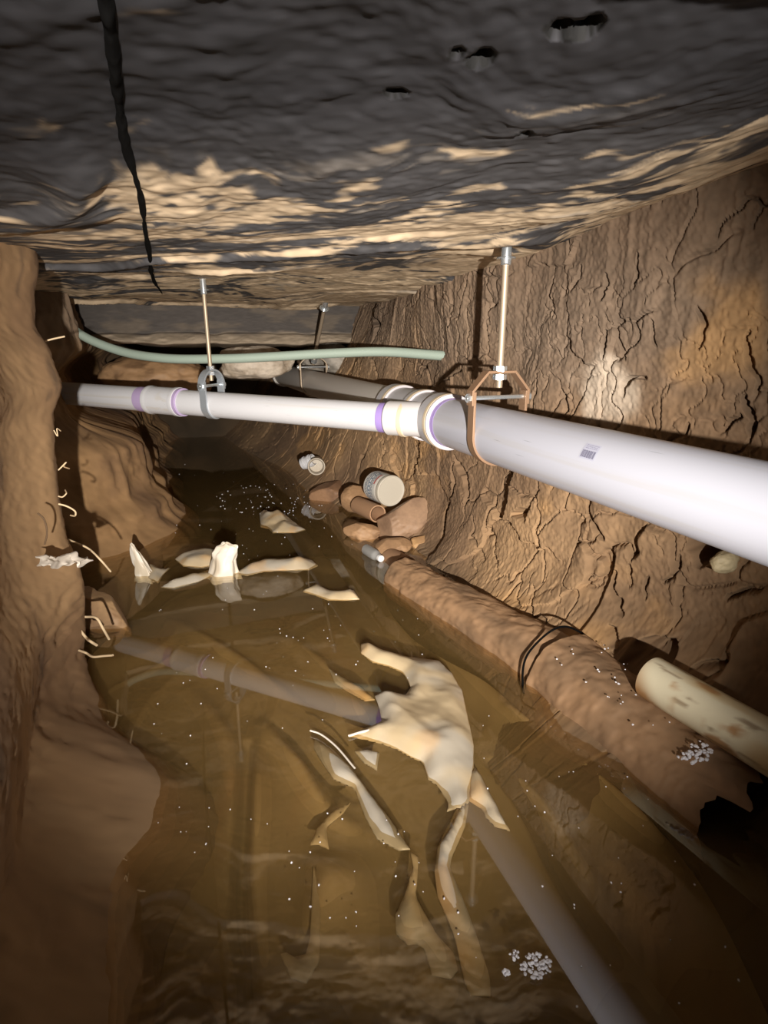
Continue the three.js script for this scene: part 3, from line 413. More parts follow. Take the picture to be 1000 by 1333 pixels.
{
  const t = thing('drain_pipe', 'large smooth white plastic drain pipe with a small barcode, slung along the clay wall', 'pipe', onBig(0.6));
  obj('pipe_body', hollow(onBig(-0.75), PD, NEAR + 0.75, R1), M.pvc, t);
  // the print on the pipe, bent to its surface
  const cv = document.createElement('canvas'); cv.width = 256; cv.height = 192; const x = cv.getContext('2d'); x.fillStyle = '#dcdce6'; x.fillRect(0, 0, 256, 192);
  x.fillStyle = '#a9a8bb'; for (let r = 0; r < 3; r++) { let k = 30; while (k < 220) { const w = rr(6, 20); x.fillRect(k, 14 + r * 20, w, 9); k += w + rr(3, 9); } }
  x.fillStyle = '#54506c'; let k = 14; while (k < 238) { const w = rr(2, 9); x.fillRect(k, 86, w, 88); k += w + rr(2, 7); }
  const tex = new THREE.CanvasTexture(cv); tex.colorSpace = THREE.SRGBColorSpace;
  const d = ray(768, 588).normalize(); let lo = null; for (let l = 0.5; l < 1.6; l += 0.001) { const p = EYE.clone().addScaledVector(d, l), v = p.clone().sub(PA), along = v.dot(PD); if (v.addScaledVector(PD, -along).length() < R1) { lo = [along, v]; break; } }
  const ang = Math.atan2(lo[1].y, lo[1].dot(PX));
  const g = new THREE.BufferGeometry(), pos = [], uv = [], idx = [], n = 10, wide = 0.033, tall = 0.025;
  for (let j = 0; j <= n; j++) for (const i of [0, 1]) { const a = ang + (j / n - 0.5) * tall / R1 * -1, p = onBig(lo[0] + (i - 0.5) * -wide).addScaledVector(PX, Math.cos(a) * (R1 + 0.0004)).addScaledVector(UPV, Math.sin(a) * (R1 + 0.0004)); pos.push(p.x, p.y, p.z); uv.push(i, 1 - j / n); }
  for (let j = 0; j < n; j++) { const a = j * 2; idx.push(a, a + 1, a + 2, a + 1, a + 3, a + 2); }
  // v grows towards the top of the pipe
  for (let j = 0; j <= n; j++) for (const i of [0, 1]) uv[(j * 2 + i) * 2 + 1] = Math.sign(Math.cos(ang)) < 0 ? j / n : 1 - j / n;
  g.setAttribute('position', new THREE.Float32BufferAttribute(pos, 3)); g.setAttribute('uv', new THREE.Float32BufferAttribute(uv, 2)); g.setIndex(idx); g.computeVertexNormals();
  tag(obj('printed_label', g, std([0.62, 0.64, 0.72], 0.45, { map: tex, side: THREE.DoubleSide }), t), 'small grey barcode print');
  obj('primer_ring', ring(onBig(NEAR - 0.020), PD, 0.024, R1 + 0.0007, R1 - 0.001), M.primer, t).userData.label = 'purple primer ring';
}
// wye: where the small pipe's axis comes nearest to the large pipe's
const meet = (() => { const n = V().crossVectors(UPV, QD); const s = V().subVectors(QA, PA).dot(n) / PD.dot(n), p = onBig(s), t = V().subVectors(p, QA).dot(QD); return [s, t]; })();
let hubT = meet[1]; { for (let t = meet[1]; t < meet[1] + 0.5; t += 0.001) if (project(onSmall(t))[0] < 506) { hubT = t; break; } }
{
  const t = thing('wye_fitting', 'light grey plastic wye fitting with cream and purple smeared rims joining the pipes', 'pipe fitting', onBig(1.42));
  obj('body', hollow(onBig(1.30), PD, 0.32, R1 + 0.0035, 0.006), M.fitting, t);
  for (const [s, l, r] of [[NEAR, 0.055, 0.0665], [1.41, 0.035, 0.0655], [1.575, 0.06, 0.0665]]) {
    const h = obj('hub', ring(onBig(s), PD, l, r, R1), M.fitting, t);
    obj('cream_rim', ring(onBig(s + 0.004), PD, 0.014, r + 0.0009, r - 0.001), M.cream, h);
    obj('white_lip', ring(onBig(s - 0.003), PD, 0.006, r + 0.0004, R1), M.lip, h);
  }
  const from = onBig(meet[0]), to = onSmall(hubT), dir = V().subVectors(to, from), l = dir.length(); dir.normalize();
  obj('branch', latheAlong([[R2 + 0.001, 0.03], [R2 + 0.006, 0.03], [R2 + 0.006, l - 0.004], [R2 + 0.0045, l], [R2, l], [R2 - 0.002, l - 0.02], [R2 - 0.002, 0.03]], from, dir, 56), std([0.66, 0.65, 0.65], 0.4, { side: THREE.DoubleSide }), t);
}
{
  const t = thing('branch_pipe', 'narrow white plastic pipe crossing the trench from the left bank to the wye fitting', 'pipe', onSmall(1.0));
  let cA = 0, cB = 0, cEnd = 0; for (let k = hubT; k < 2.4; k += 0.001) { const u = project(onSmall(k))[0]; if (!cA && u < 236) cA = k; if (!cB && u < 196) cB = k; if (!cEnd && u < 40) { cEnd = k; break; } }
  obj('pipe_body', hollow(onSmall(hubT - 0.02), QD, (cEnd || 2.2) - hubT + 0.06, R2, 0.004), M.pvcSmall, t);
  obj('primer_ring', ring(onSmall(hubT - 0.001), QD, 0.022, R2 + 0.0008, R2 - 0.001), M.primer, t).userData.label = 'purple primer ring';
  const c = obj('coupling', latheAlong([[R2, 0], [R2 + 0.0055, 0], [R2 + 0.007, 0.002], [R2 + 0.007, 0.016], [R2 + 0.0045, 0.02], [R2 + 0.0045, cB - cA - 0.02], [R2 + 0.007, cB - cA - 0.016], [R2 + 0.007, cB - cA - 0.002], [R2 + 0.0055, cB - cA], [R2, cB - cA]], onSmall(cA), QD, 56), M.pvcSmall, t);
  for (const [k, l] of [[cA - 0.012, 0.020], [cB - 0.002, 0.042]]) obj('primer_ring', ring(onSmall(k), QD, l, R2 + 0.0012 + (k < cA ? 0.004 : 0), R2 - 0.001), std([0.46, 0.36, 0.58], 0.5), c);
  // cream seal under the wye
  obj('glue_smear', ring(onSmall(hubT - 0.052), QD, 0.012, R2 + 0.0072, R2), M.cream, t);
}
{
  const t = thing('drain_pipe', 'dull grey far length of drain pipe running from the wye under the concrete beam', 'pipe', onBig(2.4));
  obj('pipe_body', hollow(onBig(1.60), PD, 1.80, R1 - 0.002, 0.005), M.pvcGrey, t);
  obj('end_rim', ring(onBig(3.36), PD, 0.05, R1 + 0.008, R1 - 0.004), std([0.55, 0.52, 0.48], 0.5), t);
}
// ------------------------------------------------------------------ pipe hangers
function strap(pts, thick, width, frame, p) {                             // a flat band bent along a line in the plane across the pipe
  const L = pts.map(([x, y]) => new THREE.Vector2(x, y)), nrm = L.map((q, i) => { const a = L[Math.max(0, i - 1)], b = L[Math.min(L.length - 1, i + 1)]; return new THREE.Vector2(-(b.y - a.y), b.x - a.x).normalize(); });
  const o = L.map((q, i) => q.clone().addScaledVector(nrm[i], thick / 2)), n = L.map((q, i) => q.clone().addScaledVector(nrm[i], -thick / 2));
  const g = new THREE.ExtrudeGeometry(new THREE.Shape([...o, ...n.reverse()]), { depth: width - 0.001, bevelEnabled: true, bevelSize: 0.0005, bevelThickness: 0.0005, bevelSegments: 2, curveSegments: 4 }).translate(0, 0, -width / 2);
  return g.applyMatrix4(new THREE.Matrix4().makeBasis(...frame).setPosition(p));
}
const hexNut = (p, d, r, h) => { const g = new THREE.CylinderGeometry(r, r, h, 6).toNonIndexed(); g.computeVertexNormals(); return g.applyMatrix4(M4(p, ...frameAlong(d))); };
function hanger(label, c, d, r, top, { band, yokeMat, rodMat, width, thick, rodR, yoke, boltY, round }) {
  const t = thing('pipe_hanger', label, 'pipe hanger', V(c.x, top.y, c.z), 'pipe hangers under the slab');
  const x = V(-d.z, 0, d.x).normalize(), z = V().crossVectors(x, UPV); if (x.x < 0) { x.negate(); z.negate(); }
  const fr = [x, UPV, z], at = (a, b, e = 0) => c.clone().addScaledVector(x, a).addScaledVector(UPV, b).addScaledVector(z, e);
  const U = [[-(r + 0.002), boltY + 0.012]]; for (let k = 0; k <= 24; k++) { const a = Math.PI + Math.PI * k / 24; U.push([(r + 0.002) * Math.cos(a), (r + 0.002) * Math.sin(a)]); } U.push([r + 0.002, boltY + 0.012]);
  obj('band', strap(U, thick, width, fr, c), band, t);
  const w = r + 0.006, Y = round ? [[-w, boltY - 0.012], ...Array.from({ length: 17 }, (_, k) => { const a = Math.PI - Math.PI * k / 16; return [w * Math.cos(a), boltY + (yoke - boltY) * Math.sin(a)]; }), [w, boltY - 0.012]] : [[-w, boltY - 0.014], [-w, boltY + 0.014], [-0.6 * w, yoke - 0.008], [-0.48 * w, yoke], [0.48 * w, yoke], [0.6 * w, yoke - 0.008], [w, boltY + 0.014], [w, boltY - 0.014]];
  obj('yoke', strap(Y, thick, width, fr, c), yokeMat, t);
  obj('cross_bolt', [rod(at(-w - 0.010, boltY), at(w + 0.010, boltY), 0.0042), hexNut(at(w + 0.006, boltY), x, 0.009, 0.007), hexNut(at(-w - 0.006, boltY), x, 0.009, 0.006)], M.zinc, t);
  const foot = at(0, yoke - 0.032);
  const axis = V().subVectors(top, foot).normalize(), on = (k) => foot.clone().addScaledVector(axis, k), len = top.distanceTo(foot);
  // thread: a fine ribbed rod
  const prof = [[0, 0]]; for (let k = 0.001; k < len; k += 0.0022) prof.push([rodR * 0.9, k], [rodR, k + 0.0011]); prof.push([rodR, len], [0, len]);
  obj('threaded_rod', latheAlong(prof, foot, axis, 14), rodMat, t);
  obj('nut', hexNut(on(0.038), axis, rodR * 2.0, 0.010), M.zinc, t); obj('nut', hexNut(on(0.022), axis, rodR * 2.0, 0.010), M.zinc, t);
  const a = obj('anchor_sleeve', latheAlong([[0, len - 0.040], [rodR * 1.35, len - 0.040], [rodR * 1.45, len - 0.036], [rodR * 1.45, len + 0.012], [0, len + 0.012]], foot, axis, 20), M.zinc, t);
  obj('flange', latheAlong([[rodR, len - 0.029], [rodR * 2.6, len - 0.029], [rodR * 2.7, len - 0.0275], [rodR * 2.6, len - 0.026], [rodR, len - 0.026]], foot, axis, 28), M.zinc, a);
  return t;
}
const n1 = V().crossVectors(PD, UPV), n2 = V().crossVectors(QD, UPV);
const top1 = onPlane(660, 320, PA, n1), top2 = onPlane(264, 367, QA, n2), top3 = onPlane(424, 402, PA, n1);
{
  let s1 = 0; for (let s = 0.8; s < 1.3; s += 0.001) if (project(onBig(s).addScaledVector(UPV, 0.1))[0] < 650) { s1 = s; break; }
  const c1 = onBig(s1);
  hanger('brown banded clevis hanger on a tall threaded rod, holding the large white drain pipe', c1, PD, R1, V(top1.x, ceilingHeight(top1.x, top1.z), top1.z), { band: M.rustBand, yokeMat: M.rustBand, rodMat: M.dullSteel, width: 0.024, thick: 0.004, rodR: 0.0068, yoke: 0.128, boltY: 0.078 });
  let t2 = 0; for (let t = 0.6; t < 1.6; t += 0.001) if (project(onSmall(t).addScaledVector(UPV, 0.06))[0] < 276) { t2 = t; break; }
  hanger('grey galvanised hanger with a rounded yoke on a thin rod, holding the narrow white pipe', onSmall(t2), QD, R2, V(top2.x, ceilingHeight(top2.x, top2.z), top2.z), { band: M.galvanised, yokeMat: M.galvanised, rodMat: M.dullSteel, width: 0.024, thick: 0.004, rodR: 0.006, yoke: 0.100, boltY: 0.056, round: true });
  hanger('small dim hanger with a short rod, holding the dull grey pipe near the concrete beam', onBig(2.66), PD, R1, V(top3.x, ceilingHeight(top3.x, top3.z), top3.z), { band: M.dullSteel, yokeMat: M.dullSteel, rodMat: M.dullSteel, width: 0.020, thick: 0.003, rodR: 0.0075, yoke: 0.115, boltY: 0.072, round: true });
}
// ------------------------------------------------------------------ pale green tubing
{
  const P = [[60, 368, -1.98], [66, 386, -1.98], [77, 406, -2.0], [100, 432, -2.02], [150, 455, -2.02], [210, 466, -1.98], [290, 467, -1.94], [360, 464, -1.93], [430, 460, -1.92], [500, 458, -1.90], [576, 463, -1.84], [620, 466, -1.80]].map(([u, v, z]) => onZ(u, v, z));
  const t = tag(obj('green_tube', tube(P, 0.0145, 160, 14), M.green), 'pale green flexible tube sagging across the tunnel behind the hanger rod', 'tube');
}
// ------------------------------------------------------------------ old pipes in the mud on the right
function mudTube(A, B, rA, rB, key, { inner = 0, steps = 150, around = 96, ragged = 0, blunt = 0 } = {}) {
  const d = V().subVectors(B, A), l = d.length(); d.normalize(); const x = V().crossVectors(UPV, d).normalize(), y = V().crossVectors(d, x);
  const rad = (t, a) => { let r = lerp(rA, rB, t); r += 0.007 * fbm(t * l * 9, Math.cos(a) * 1.6 + 3, Math.sin(a) * 1.6 + key, 3) + 0.0025 * fbm(t * l * 60, Math.cos(a) * 8, Math.sin(a) * 8 + key, 2) - 0.004 * Math.max(0, noise(t * l * 28, Math.cos(a) * 2, Math.sin(a) * 2 + key)); if (blunt) r *= Math.sqrt(Math.min(1, 0.25 + t * l / blunt)); return r; };
  const g = grid(around, steps, (a, t, c) => { const th = a * Math.PI * 2, e = ragged ? ragged * (fbm(Math.cos(th) * 2.5, Math.sin(th) * 2.5, key + 2, 3)) * sstep(0.7, 1, t) : 0, k = t + e / l; mix3([0.34, 0.205, 0.11], [0.20, 0.125, 0.07], sstep(-0.25, 0.5, fbm(t * l * 7, Math.cos(th) * 1.5, Math.sin(th) * 1.5 + key, 3)), c); const f = 1 + 0.13 * noise(t * l * 90, Math.cos(th) * 9, Math.sin(th) * 9); for (let q = 0; q < 3; q++) c[q] *= f; return A.clone().addScaledVector(d, k * l).addScaledVector(x, rad(t, th) * Math.cos(th)).addScaledVector(y, rad(t, th) * Math.sin(th)); });
  if (!inner) return [g];
  const gi = grid(around, 30, (a, t, c) => { const th = a * Math.PI * 2, e = ragged * (fbm(Math.cos(th) * 2.5, Math.sin(th) * 2.5, key + 2, 3)), k = lerp(1 + e / l, 1 - 0.32 / l, t), r = lerp(rad(1, th), inner, sstep(0, 0.12, t)); c[0] = 0.022; c[1] = 0.017; c[2] = 0.014; return A.clone().addScaledVector(d, k * l).addScaledVector(x, r * Math.cos(th)).addScaledVector(y, r * Math.sin(th)); });  // near-black inside: the shade of the cavity painted into the colour
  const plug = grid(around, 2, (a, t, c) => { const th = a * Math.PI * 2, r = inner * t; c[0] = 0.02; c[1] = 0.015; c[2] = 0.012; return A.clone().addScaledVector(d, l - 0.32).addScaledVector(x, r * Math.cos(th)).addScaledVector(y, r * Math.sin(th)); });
  return [g, gi, plug];
}
const joinColoured = (list) => mergeGeometries(list);
const D0 = V(0.032, -0.012, -1.565), D1 = V(0.352, 0.0, -1.03), D2 = V(0.508, -0.03, -0.672);
{
  const t = thing('old_drain_pipe', 'thick mud covered old drain pipe half sunk in the water, one end broken open', 'pipe', D1.clone());
  obj('pipe_length', joinColoured(mudTube(D0, D1.clone().addScaledVector(V().subVectors(D1, D0).normalize(), 0.03), 0.062, 0.074, 3, { blunt: 0.05 })), M.wetEarth, t);
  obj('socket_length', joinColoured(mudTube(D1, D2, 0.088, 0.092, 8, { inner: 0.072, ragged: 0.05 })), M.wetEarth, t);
  const d = V().subVectors(D1, D0).normalize(), x = V().crossVectors(UPV, d).normalize(), y = V().crossVectors(d, x), loop = [];
  for (let k = 0; k <= 30; k++) { const a = lerp(-0.7, Math.PI + 0.4, k / 30); loop.push(D1.clone().addScaledVector(d, -0.012 + 0.01 * Math.sin(a * 2)).addScaledVector(x, 0.093 * Math.cos(a)).addScaledVector(y, 0.093 * Math.sin(a) + 0.004 * Math.sin(a * 5))); }
  tag(obj('wire_loop', tube(loop, 0.0022, 90, 8), M.black), 'thin black wire looped around the joint of the mud covered pipe', 'wire');
}
{
  const A = onY(848, 882, 0.10), B = onY(1000, 972, 0.10), d = V().subVectors(B, A).normalize(), R = 0.036;
  const l = 0.75, x = V().crossVectors(UPV, d).normalize(), y = V().crossVectors(d, x);
  const skin = (r, from, to, key, n) => grid(64, n, (a, t, c) => { const th = a * Math.PI * 2, s = lerp(from, to, t); mix3([0.72, 0.66, 0.48], [0.60, 0.47, 0.27], sstep(-0.1, 0.4, fbm(s * 9, Math.cos(th) * 1.2, Math.sin(th) * 1.2 + 2, 3)), c); mix3(c, [0.40, 0.20, 0.07], 0.85 * sstep(0.10, 0.38, fbm(s * 20, Math.cos(th) * 2, Math.sin(th) * 2 + 5, 4) - 0.22 * Math.sin(th) + 0.06), c); mix3(c, [0.20, 0.12, 0.06], 0.7 * sstep(0.34, 0.5, fbm(s * 24, Math.cos(th) * 3.4, Math.sin(th) * 3.4 + 9, 3)), c); mix3(c, [0.34, 0.18, 0.07], 0.8 * sstep(0.045, 0.0, s + 0.03 * Math.sin(th)) , c); return A.clone().addScaledVector(d, s).addScaledVector(x, r * Math.cos(th)).addScaledVector(y, r * Math.sin(th)); });
  tag(obj('ivory_pipe', joinColoured([skin(R, 0, l, 1, 120), flip(skin(R - 0.005, 0, l, 1, 40)), grid(64, 2, (a, t, c) => { const th = a * Math.PI * 2, r = R - 0.005 * t; c[0] = 0.5; c[1] = 0.35; c[2] = 0.18; return A.clone().addScaledVector(x, r * Math.cos(th)).addScaledVector(y, r * Math.sin(th)); })]), M.ivory), 'stained ivory plastic pipe stub lying on the mud ledge beside the mud covered pipe', 'pipe');
}
// ------------------------------------------------------------------ rubbish and clods at the foot of the right wall
function rock(name, label, p, [sx, sy, sz], turn, key, tones = [[0.40, 0.24, 0.125], [0.27, 0.16, 0.085]], detail = 20, cat = 'clod', group, tilt = 0, flat = 0) {
  let g = new THREE.IcosahedronGeometry(1, detail); g.deleteAttribute('uv'); g.deleteAttribute('normal'); g = mergeVertices(g, 1e-5);
  const a = g.attributes.position, v = V();
  for (let i = 0; i < a.count; i++) { v.fromBufferAttribute(a, i); const r = 1 + 0.22 * fbm(v.x * 1.3 + key, v.y * 1.3, v.z * 1.3 + key, 3) + 0.05 * (cells(v.x * 1.1 + key, v.y * 1.1 + v.z * 0.9, key) - 0.3) + 0.03 * fbm(v.x * 9, v.y * 9, v.z * 9 + key, 2); v.multiplyScalar(r); if (flat) for (let k = 0; k < 11; k++) { const q = V(hash(k, key, 1) - 0.5, hash(k, key, 2) - 0.35, hash(k, key, 3) - 0.5).normalize(), lim = 0.62 + 0.25 * hash(k, key, 4), dt = v.dot(q) - lim; if (dt > 0) v.addScaledVector(q, -dt * flat); } v.y = Math.sign(v.y) * Math.pow(Math.abs(v.y), 0.9); a.setXYZ(i, v.x * sx, v.y * sy, v.z * sz); }
  g.computeVertexNormals(); paint(g, (q) => { const c = mix3(...tones, sstep(-0.3, 0.5, fbm(q.x * 22 + key, q.y * 22, q.z * 22, 3))), f = 1 + 0.12 * noise(q.x * 190, q.y * 190, q.z * 190); return c.map((k) => k * f); });
  g.rotateZ(tilt).rotateY(turn).translate(p.x, p.y, p.z);
  return tag(obj(name, g, M.wetEarth), label, cat, group);
}
const CL = 'clods of clay fallen into the water';
rock('clay_boulder', 'big rounded lump of reddish clay resting in front of the white paint bottle', onY(523, 700, 0).add(V(0.0, 0.050, -0.02)), [0.118, 0.072, 0.075], 0.1, 2, [[0.34, 0.215, 0.13], [0.25, 0.155, 0.095]], 26, 'clay lump', CL, 0.62, 0.92);
rock('clay_clod', 'flat pointed clod beneath the open clay pipe end', onY(474, 697, 0).add(V(0, 0.015, 0)), [0.070, 0.036, 0.05], 0.2, 5, undefined, 16, 'clay lump', CL, -0.15, 0.9);
rock('clay_clod', 'low smooth clod half in the water in front of the big reddish lump', onY(508, 716, 0).add(V(0, 0.006, 0)), [0.066, 0.034, 0.045], 0.4, 8, undefined, 16, 'clay lump', CL, 0.1, 0.9);
rock('clay_clod', 'small flat yellowish clod against the wall foot, beside the big reddish lump', onY(550, 712, 0).add(V(0, 0.012, -0.01)), [0.042, 0.024, 0.03], 0.3, 11, [[0.48, 0.29, 0.13], [0.36, 0.21, 0.10]], 14, 'clay lump', CL, 0.1, 0.9);
rock('clay_clod', 'dark wedge shaped clod near the small white pipe offcuts', onY(434, 646, 0).add(V(0.0, 0.022, 0.03)), [0.105, 0.055, 0.07], 0.1, 14, [[0.30, 0.17, 0.09], [0.20, 0.11, 0.06]], 18, 'clay lump', CL, 0.15, 0.9);
rock('clay_clod', 'brown clod partly behind the open clay pipe end, below the wall', onY(468, 668, 0).add(V(-0.005, 0.055, 0.0)), [0.085, 0.058, 0.06], 0.9, 17, undefined, 18, 'clay lump', CL, -0.2, 0.8);
rock('clay_clod', 'broad sloping clod slumped at the foot of the left bank', onY(136, 806, 0).add(V(-0.03, 0.012, 0.0)), [0.11, 0.066, 0.055], -0.35, 21, [[0.38, 0.24, 0.12], [0.28, 0.17, 0.09]], 20, 'clay lump', CL, -0.3, 0.9);
// pale cement rubble under the beam
const CE = [[0.66, 0.57, 0.46], [0.42, 0.34, 0.25]];
rock('cement_rubble', 'pale lump of broken cement under the beam, behind the narrow white pipe', V(-0.58, 0.535, -2.72), [0.16, 0.075, 0.10], 0.2, 31, CE, 26, 'rubble', 'cement rubble under the beam');
rock('cement_rubble', 'rough pale cement mass above the dull grey pipe by the clay wall', V(-0.27, 0.545, -3.0), [0.15, 0.085, 0.09], -0.3, 35, [[0.44, 0.40, 0.34], [0.22, 0.20, 0.17]], 26, 'rubble', 'cement rubble under the beam');
rock('clay_mound', 'dim brown mound of clay on the far ledge behind the grey rounded hanger', onZ(205, 500, -2.75), [0.26, 0.13, 0.16], 0.2, 47, [[0.40, 0.24, 0.12], [0.24, 0.14, 0.07]], 24, 'clay lump');
// bottle lying on the slope
{
  const lid = V(onZ(509, 639, -1.93).x, onZ(509, 639, -1.93).y, -1.93), d = V(0.42, 0.02, 0.72).normalize(), R = 0.052, len = 0.105, back = lid.clone().addScaledVector(d, -len);
  const t = thing('paint_bottle', 'white plastic bottle with a printed grey label and round lid, lying on the clay', 'bottle', lid.clone());
  obj('bottle_body', latheAlong([[0, 0], [R * 0.9, 0], [R, 0.006], [R, len - 0.018], [R * 0.96, len - 0.014], [R * 0.96, len - 0.006], [0, len - 0.006]], back, d, 56), M.bottle, t);
  const lp = obj('lid', latheAlong([[R * 0.9, len - 0.012], [R * 1.02, len - 0.012], [R * 1.03, len - 0.009], [R * 1.03, len + 0.001], [R * 0.99, len + 0.004], [R * 0.92, len + 0.004], [R * 0.90, len + 0.001], [0, len + 0.002]], back, d, 56), std([0.50, 0.46, 0.38], 0.55), t);
  const cv = document.createElement('canvas'); cv.width = 512; cv.height = 128; const x = cv.getContext('2d'); x.fillStyle = '#c9c9c4'; x.fillRect(0, 0, 512, 128);
  for (let c = 0; c < 2; c++) { const o = c * 256; x.fillStyle = '#6f7f92'; x.fillRect(o + 8, 52, 232, 30); x.fillStyle = '#b4473f'; x.fillRect(o + 20, 10, 70, 12); x.fillStyle = '#44506a'; for (let r = 0; r < 5; r++) { let k = o + 14; while (k < o + 230) { const w = rr(5, 22); x.fillRect(k, [30, 40, 92, 102, 112][r], w, 5); k += w + rr(3, 8); } } x.fillStyle = '#e4e4e0'; let k = o + 16; while (k < o + 220) { const w = rr(8, 22); x.fillRect(k, 60, w, 13); k += w + 7; } }
  const tex = new THREE.CanvasTexture(cv); tex.colorSpace = THREE.SRGBColorSpace; tex.wrapS = THREE.RepeatWrapping;
  const g = new THREE.CylinderGeometry(R + 0.0006, R + 0.0006, len - 0.035, 56, 1, true).translate(0, 0.006 + (len - 0.035) / 2 + 0.004, 0).applyMatrix4(M4(back, ...frameAlong(d)));
  tag(obj('label', g, std(0xffffff, 0.5, { map: tex }), t), 'printed grey paper label');
}
// open clay pipe end, broken ring, offcuts
{
  const p = onZ(492, 669, -1.90), d = V(0.40, 0.05, 0.80).normalize();
  tag(obj('clay_pipe', hollow(p.clone().addScaledVector(d, -0.16), d, 0.16, 0.030, 0.006, 40), M.clayPipe), 'short open clay pipe end poking out of the mud under the white bottle', 'pipe');
  const q = onY(527, 742, -0.012), e = V(0.35, 0.10, 0.85).normalize();
  tag(obj('clay_pipe', hollow(q.clone().addScaledVector(e, -0.10), e, 0.10, 0.042, 0.006, 40), M.clayPipe), 'mostly submerged clay pipe mouth showing a thin arched rim beside the mud covered pipe', 'pipe');
  const wl = wallHit(414, 606), wq = wallShape(wl[0] / lengthR, wl[1]).z + 0.12, o = onZ(412, 607, wq), f = V(0.12, 0.06, 0.95).normalize();
  tag(obj('pipe_offcut', join([latheAlong([[0, 0.012], [0.031, 0.010]], o.clone().addScaledVector(f, -0.05), f, 40), hollow(o.clone().addScaledVector(f, -0.05), f, 0.06, 0.038, 0.008, 40)]), std([0.50, 0.44, 0.35], 0.5, { side: THREE.DoubleSide })), 'small pale pipe offcut with its open round end facing out at the water edge', 'pipe offcut', 'small pipe offcuts');
  const o2 = onZ(401, 601, wq - 0.04), f2 = V(0.75, 0.35, 0.25).normalize();
  const t = thing('pipe_offcut', 'small white ribbed pipe offcut lying tilted behind the round open one', 'pipe offcut', o2.clone(), 'small pipe offcuts');
  obj('sleeve', hollow(o2.clone().addScaledVector(f2, -0.03), f2, 0.06, 0.026, 0.005, 36), M.pvcSmall, t);
  for (const k of [-0.018, 0.008]) obj('rib', ring(o2.clone().addScaledVector(f2, k), f2, 0.008, 0.029, 0.024, 36), M.pvcSmall, t);
}
{
  const a = onY(480, 717, 0.010), b = onY(494, 726, 0.010), d = V().subVectors(b, a).normalize(), l = a.distanceTo(b), t = thing('small_bottle', 'small dull grey plastic bottle with shiny cap, floating by the mud covered pipe', 'bottle', a.clone());
  obj('bottle_body', latheAlong([[0, -0.02], [0.014, -0.019], [0.017, -0.014], [0.017, l * 0.62], [0.014, l * 0.78], [0.008, l * 0.9], [0.008, l]], a, d, 28), M.greyPlastic, t);
  obj('cap', latheAlong([[0, l - 0.003], [0.0095, l - 0.003], [0.0105, l], [0.0105, l + 0.011], [0.009, l + 0.013], [0, l + 0.013]], a, d, 24), std([0.75, 0.75, 0.75], 0.25), t);
}
// stone in the hollow under the large pipe
{ const [sx, y] = holeAt, p = wallShape(sx / lengthR, y), n = wallNormal(sx / lengthR); const q = wallShape((sx + 0.045) / lengthR, y - 0.008); rock('stone', 'pale yellowish stone in the clay wall beside a dark hole, under the large pipe', q.addScaledVector(n, 0.002), [0.030, 0.020, 0.016], 0.4, 41, [[0.50, 0.42, 0.26], [0.36, 0.28, 0.16]], 12, 'stone'); }
// ------------------------------------------------------------------ roots and scraps in the left bank
const ROOTS = [
  ['thin pale root sticking out sideways high on the left bank, above the narrow pipe', [[50, 447], [66, 442], [84, 438]], -1.10, 0.0016],
  ['tiny pale rootlet at the bank edge just under the narrow white pipe', [[70, 560], [75, 568], [74, 558], [79, 561]], -1.0, 0.0009],
  ['short forked pale root, second one down under the narrow white pipe', [[76, 612], [80, 608], [86, 602], [83, 607], [90, 610]], -1.0, 0.0012],
  ['small upturned pale root, third one down under the narrow white pipe', [[76, 646], [81, 647], [86, 643], [85, 638]], -1.0, 0.0012],
  ['pale root with a hooked tip at the bank edge, above the white scrap', [[76, 656], [87, 659], [98, 666], [98, 671], [92, 671]], -1.0, 0.0016],
  ['long thin brown root hanging out over the water behind the white scrap', [[88, 702], [100, 707], [115, 714], [131, 729], [144, 744]], -1.10, 0.0020],
  ['pale root bent in a sharp elbow over the slumped clod by the water', [[92, 802], [110, 803], [126, 805], [134, 818], [142, 832]], -1.03, 0.0024],
  ['straight pale root slanting down the bank beside the sharply bent one', [[91, 803], [101, 816], [112, 830], [118, 835], [126, 840]], -1.00, 0.0026],
  ['pale root lying nearly level just above the water, below the slanting one', [[101, 846], [112, 850], [121, 855], [134, 854], [147, 853]], -1.00, 0.0022],
];
for (const [label, pts, z, r] of ROOTS) tag(obj('root', tube(pts.map(([u, v], i) => onZ(u, v, z + 0.02 * noise(i * 1.7, u * 0.1, 3))), r, 28, 7), M.rootPale), label, 'root', 'roots in the left bank');
tag(obj('root', tube([[49, 668], [56, 674], [60, 684], [61, 696], [58, 709]].map(([u, v]) => onZ(u, v, -0.86)), 0.0013, 24, 6), M.rootDark), 'fine dark root curving down the face of the left bank above the white scrap', 'root', 'roots in the left bank');
{
  const g = grid(40, 12, (a, b, c) => { const u = lerp(50, 116, a), v = lerp(725, 739, b) - 3 * Math.sin(a * 3) + (a > 0.75 ? (b - 0.5) * 10 * (0.75 - a) * 4 : 0); return onZ(u, v, lerp(-0.86, -1.02, a)).add(V(0.004 * noise(a * 9, b * 4, 3), 0.004 * noise(a * 12, b * 3, 6), 0.010 * noise(a * 7, b * 3, 9))); });
  const back = g.clone(); back.translate(-0.002, 0, -0.003);
  tag(obj('white_scrap', join([g, flip(back)]), M.whiteScrap), 'torn whitish plastic strip stuck across the edge of the left bank', 'plastic scrap');
}
